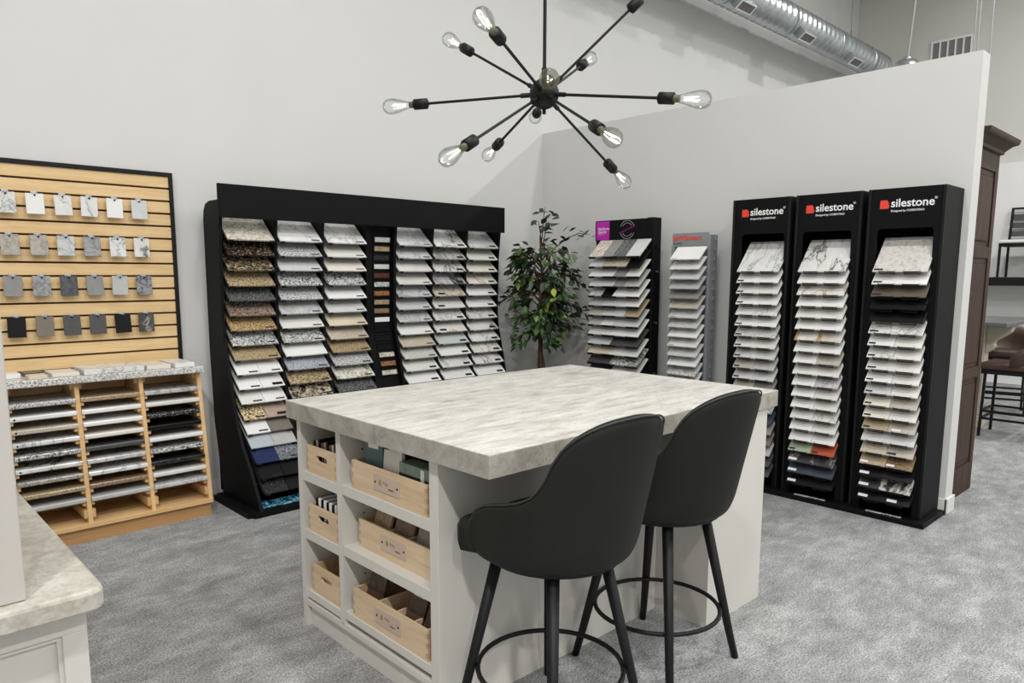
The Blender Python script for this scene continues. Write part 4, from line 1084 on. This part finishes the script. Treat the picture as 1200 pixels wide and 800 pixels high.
# ------------------------------------------------------------------ far furniture
t = thing('pub_table', 'grey stone topped pub table with cream carved bracket beyond the brown cabinet', 'table', (8.35, 2.0, 0))
obj('table_top', bx(7.75, 9.0, 1.665, 3.0, 1.012, 1.052, 0.006), 'table_stone', t)
pb = bmesh.new(); box(pb, 8.10, 8.25, 1.905, 2.06, 0.10, 1.010)
obj('post', pb, 'cream_paint', t)
obj('plinth', bx(8.08, 8.27, 1.885, 2.08, 0, 0.09, 0.006), 'cream_paint', t)
obj('plinth_molding', bx(8.09, 8.26, 1.895, 2.07, 0.0905, 0.115, 0.006), 'cream_paint', t)
cb = [(1.904, 1.010), (1.705, 1.010), (1.700, 0.985), (1.712, 0.945), (1.745, 0.915), (1.790, 0.885), (1.825, 0.86), (1.842, 0.83), (1.836, 0.80), (1.852, 0.77), (1.880, 0.745), (1.904, 0.735)]
obj('carved_bracket', prism(cb, 'x', 8.12, 8.23, 0.004), 'cream_paint', t)
def far_stool(cx, cy, rz, label):
    t = thing('leather_stool', label, 'stool', (cx, cy, 0), 'brown leather stools at the pub table', world=False); t.rotation_euler = (0, 0, rz)
    # bucket: local +x is the open front
    bm = bmesh.new(); g = []
    for i in range(13):
        a = R(-90 + 15 * i)
        col = []
        for j, (r, z) in enumerate(((0.05, 0.655), (0.17, 0.650), (0.225, 0.675), (0.24, 0.76), (0.25, 0.86), (0.255, 0.95))):
            zz = z if j < 3 else 0.675 + (z - 0.675) * (0.25 + 0.75 * abs(math.sin(R(15 * i))) ** 0.8 if j >= 3 else 1)
            col.append(bm.verts.new((-r * math.cos(a), r * math.sin(a), zz)))
        g.append(col)
    for A, B in zip(g, g[1:]):
        for j in range(5): bm.faces.new([A[j], A[j + 1], B[j + 1], B[j]])
    bmesh.ops.recalc_face_normals(bm, faces=bm.faces)
    o = obj('bucket_back', bm, 'brown_leather', t, True); m_ = o.modifiers.new('s', 'SOLIDIFY'); m_.thickness = 0.03; m_.offset = 0
    obj('seat', bx(-0.20, 0.24, -0.225, 0.225, 0.62, 0.690, 0.025, 3), 'brown_leather', t, True)
    obj('seat_frame', bx(-0.21, 0.22, -0.22, 0.22, 0.585, 0.6195), 'black_metal', t)
    for sx in (-1, 1):
        for sy in (-1, 1):
            obj('leg', tb([(sx * 0.20, sy * 0.20, 0), (sx * 0.19, sy * 0.19, 0.585)], 0.016, 4), 'black_metal', t)
    for z in (0.17, 0.24):
        for s in (-1, 1):
            obj('stretcher', bx(-0.19, 0.19, s * 0.197 - 0.008, s * 0.197 + 0.008, z - 0.01, z + 0.01), 'black_metal', t)
            obj('stretcher', bx(s * 0.197 - 0.008, s * 0.197 + 0.008, -0.185, 0.185, z - 0.01, z + 0.01), 'black_metal', t)
    return t
far_stool(7.90, 1.60, R(90), 'brown leather stool with black legs at the right edge, in front of pub table')
far_stool(9.25, 1.98, R(195), 'brown leather stool with curved light seam behind the pub table')
# display ledge with a chair on it
t = thing('display_ledge', 'black edged display ledge along the far white wall', 'ledge', (11.3, 0.5, 1.34))
obj('ledge_board', bx(11.18, 11.759, -2.0, 4.2, 1.425, 1.455), 'slat_grey', t)
obj('ledge_fascia', bx(11.16, 11.1795, -2.0, 4.2, 1.345, 1.455), 'black_metal', t)
for y in (3.9, 1.0, -1.8): obj('ledge_bracket', bx(11.28, 11.759, y - 0.02, y + 0.02, 1.30, 1.4245), 'black_metal', t)
t = thing('display_chair', 'black slat-back chair with white cushion standing on the far ledge', 'chair', (11.42, 2.355, 1.456), world=False)
for sy in (-1, 1):
    obj('leg', bx(-0.225, -0.195, sy * 0.215 - 0.013, sy * 0.215 + 0.013, 0, 0.40), 'black_metal', t)
    obj('leg', prism([(0.20, 0), (0.23, 0), (0.23, 0.42), (0.30, 0.92), (0.272, 0.92), (0.20, 0.42)], 'y', sy * 0.215 - 0.013, sy * 0.215 + 0.013), 'black_metal', t)
obj('seat_frame', bx(-0.23, 0.23, -0.23, 0.23, 0.395, 0.435, 0.004), 'black_metal', t)
obj('cushion', bx(-0.235, 0.21, -0.235, 0.235, 0.436, 0.480, 0.015, 2), 'white_cushion', t)
obj('top_rail', bx(0.272, 0.30, -0.228, 0.228, 0.895, 0.92), 'black_metal', t)
for z in (0.54, 0.65, 0.76): obj('back_slat', bx(0.235 + (z - 0.42) * 0.13, 0.255 + (z - 0.42) * 0.13, -0.202, 0.202, z, z + 0.07), 'slat_grey', t)

# ------------------------------------------------------------------ spiral duct, vent, cables
DY, DZ, DR = 4.35, 4.480, 0.158
t = thing('spiral_duct', 'galvanized spiral ventilation duct hung along the back wall', 'duct', (8.0, DY, DZ))
pr = []
x = 3.2
while x < 11.4:
    pr += [(DR, x), (DR, x + 0.080), (DR + 0.022, x + 0.094), (DR + 0.022, x + 0.110), (DR, x + 0.125)]
    x += 0.13
rot = Matrix.Translation((0, DY, DZ)) @ Matrix.Rotation(R(90), 4, 'Y')
obj('pipe', lathe([(0, 3.2)] + pr + [(0, x)], 28, rot), 'galvanized', t, True)
for xc in (5.0, 6.4, 7.15, 8.55, 9.9, 11.0):
    obj('coupling', lathe([(DR + 0.001, xc - 0.05), (DR + 0.016, xc - 0.045), (DR + 0.016, xc + 0.045), (DR + 0.001, xc + 0.05)], 28, rot), 'galvanized', t, True)
for xc in (4.75, 6.05, 7.40, 8.85, 10.30):
    # register on the lower front of the pipe: local frame n outward
    n_ = Vector((0, -math.cos(R(52)), -math.sin(R(52)))); ux = Vector((1, 0, 0)); vv = n_.cross(ux)
    org = Vector((xc, DY, DZ))
    m4 = Matrix((ux, vv, n_)).transposed().to_4x4(); m4.translation = org
    bm = bx(-0.15, 0.15, -0.055, 0.055, DR * 0.6, DR + 0.085); bmesh.ops.transform(bm, matrix=m4, verts=bm.verts)
    rg = obj('register_box', bm, 'galvanized', t)
    fb = bmesh.new()
    for q in ((-0.15, 0.15, 0.043, 0.055), (-0.15, 0.15, -0.055, -0.043), (-0.15, -0.135, -0.043, 0.043), (0.135, 0.15, -0.043, 0.043)): box(fb, q[0], q[1], q[2], q[3], DR + 0.0852, DR + 0.095)
    bmesh.ops.transform(fb, matrix=m4, verts=fb.verts); obj('register_frame', fb, 'trim_white', rg)
    lv = bmesh.new()
    box(lv, -0.135, 0.135, -0.043, 0.043, DR + 0.0852, DR + 0.087)
    for q in range(7): box(lv, -0.12 + 0.04 * q - 0.003, -0.12 + 0.04 * q + 0.003, -0.043, 0.043, DR + 0.0872, DR + 0.093)
    bmesh.ops.transform(lv, matrix=m4, verts=lv.verts); obj('louver', lv, 'louver_grey', rg)
for xc in (5.6, 8.0, 10.45):
    obj('hanger_cable', tb([(xc, DY, 6.49), (xc, DY, DZ + 0.30)], 0.008, 6), 'cable_grey', t)
    obj('hanger_strap', tb([(xc - 0.05, DY, DZ + 0.17), (xc, DY, DZ + 0.30), (xc + 0.05, DY, DZ + 0.17)], 0.007, 6), 'chrome', t)
# return vent on the far wall
t = thing('wall_vent', 'white framed return air vent high on the far grey wall', 'vent', (11.84, 3.52, 4.6))
obj('back_plate', bx(11.842, 11.8495, 3.27, 3.765, 4.38, 4.77), 'louver_grey', t)
vb = bmesh.new(); 
for q in ((3.255, 3.780, 4.745, 4.775), (3.255, 3.780, 4.375, 4.405)): box(vb, 11.825, 11.8415, q[0], q[1], q[2], q[3])
for q in (3.255, 3.755): box(vb, 11.825, 11.8415, q, q + 0.025, 4.405, 4.745)
obj('vent_frame', vb, 'trim_white', t)
for q in range(1, 5): obj('vent_bar', bx(11.826, 11.8415, 3.268 + 0.0985 * q - 0.010, 3.268 + 0.0985 * q + 0.010, 4.405, 4.745), 'trim_white', t)
# hanging lamp seen just above the partition
t = thing('pendant_lamp', 'round silver lamp hanging on a cable just above the partition edge', 'lamp', (9.5, 3.28, 3.95))
o = obj('lamp_shade', lathe([(0.05, 0.16), (0.10, 0.15), (0.15, 0.10), (0.18, 0.0), (0.17, 0.0), (0.14, 0.09), (0.05, 0.14)], 24, Matrix.Translation((9.5, 3.28, 3.82))), 'chrome', t, True)
obj('lamp_cap', lathe([(0, 0.20), (0.05, 0.19), (0.055, 0.15), (0, 0.15)], 16, Matrix.Translation((9.5, 3.28, 3.82))), 'chrome', t, True)
obj('cable', tb([(9.5, 3.28, 4.01), (9.5, 3.20, 5.2), (9.5, 3.16, 6.49)], 0.012, 6), 'cable_grey', t)
for k, (y, x) in enumerate(((2.74, 10.0), (2.70, 10.0), (2.57, 10.0))):
    o = tag(obj('hanging_cable', tb([(x, y, 6.49), (x, y, 3.2)], 0.008, 6), 'cable_grey'), 'thin grey cable hanging before the far wall, %s of three' % ['left', 'middle', 'right'][k], 'cable', 'thin hanging cables')
tag(obj('wall_sensor', lathe([(0, 0), (0.022, 0), (0.026, 0.02), (0.018, 0.04), (0, 0.045)], 16, Matrix.Translation((5.1, 1.336, 2.46)) @ Matrix.Rotation(R(90), 4, 'Y')), 'black_metal'), 'small black sensor on the back of the partition near its end', 'sensor')

for o in PW:
    if '_wx' in o: del o['_wx']
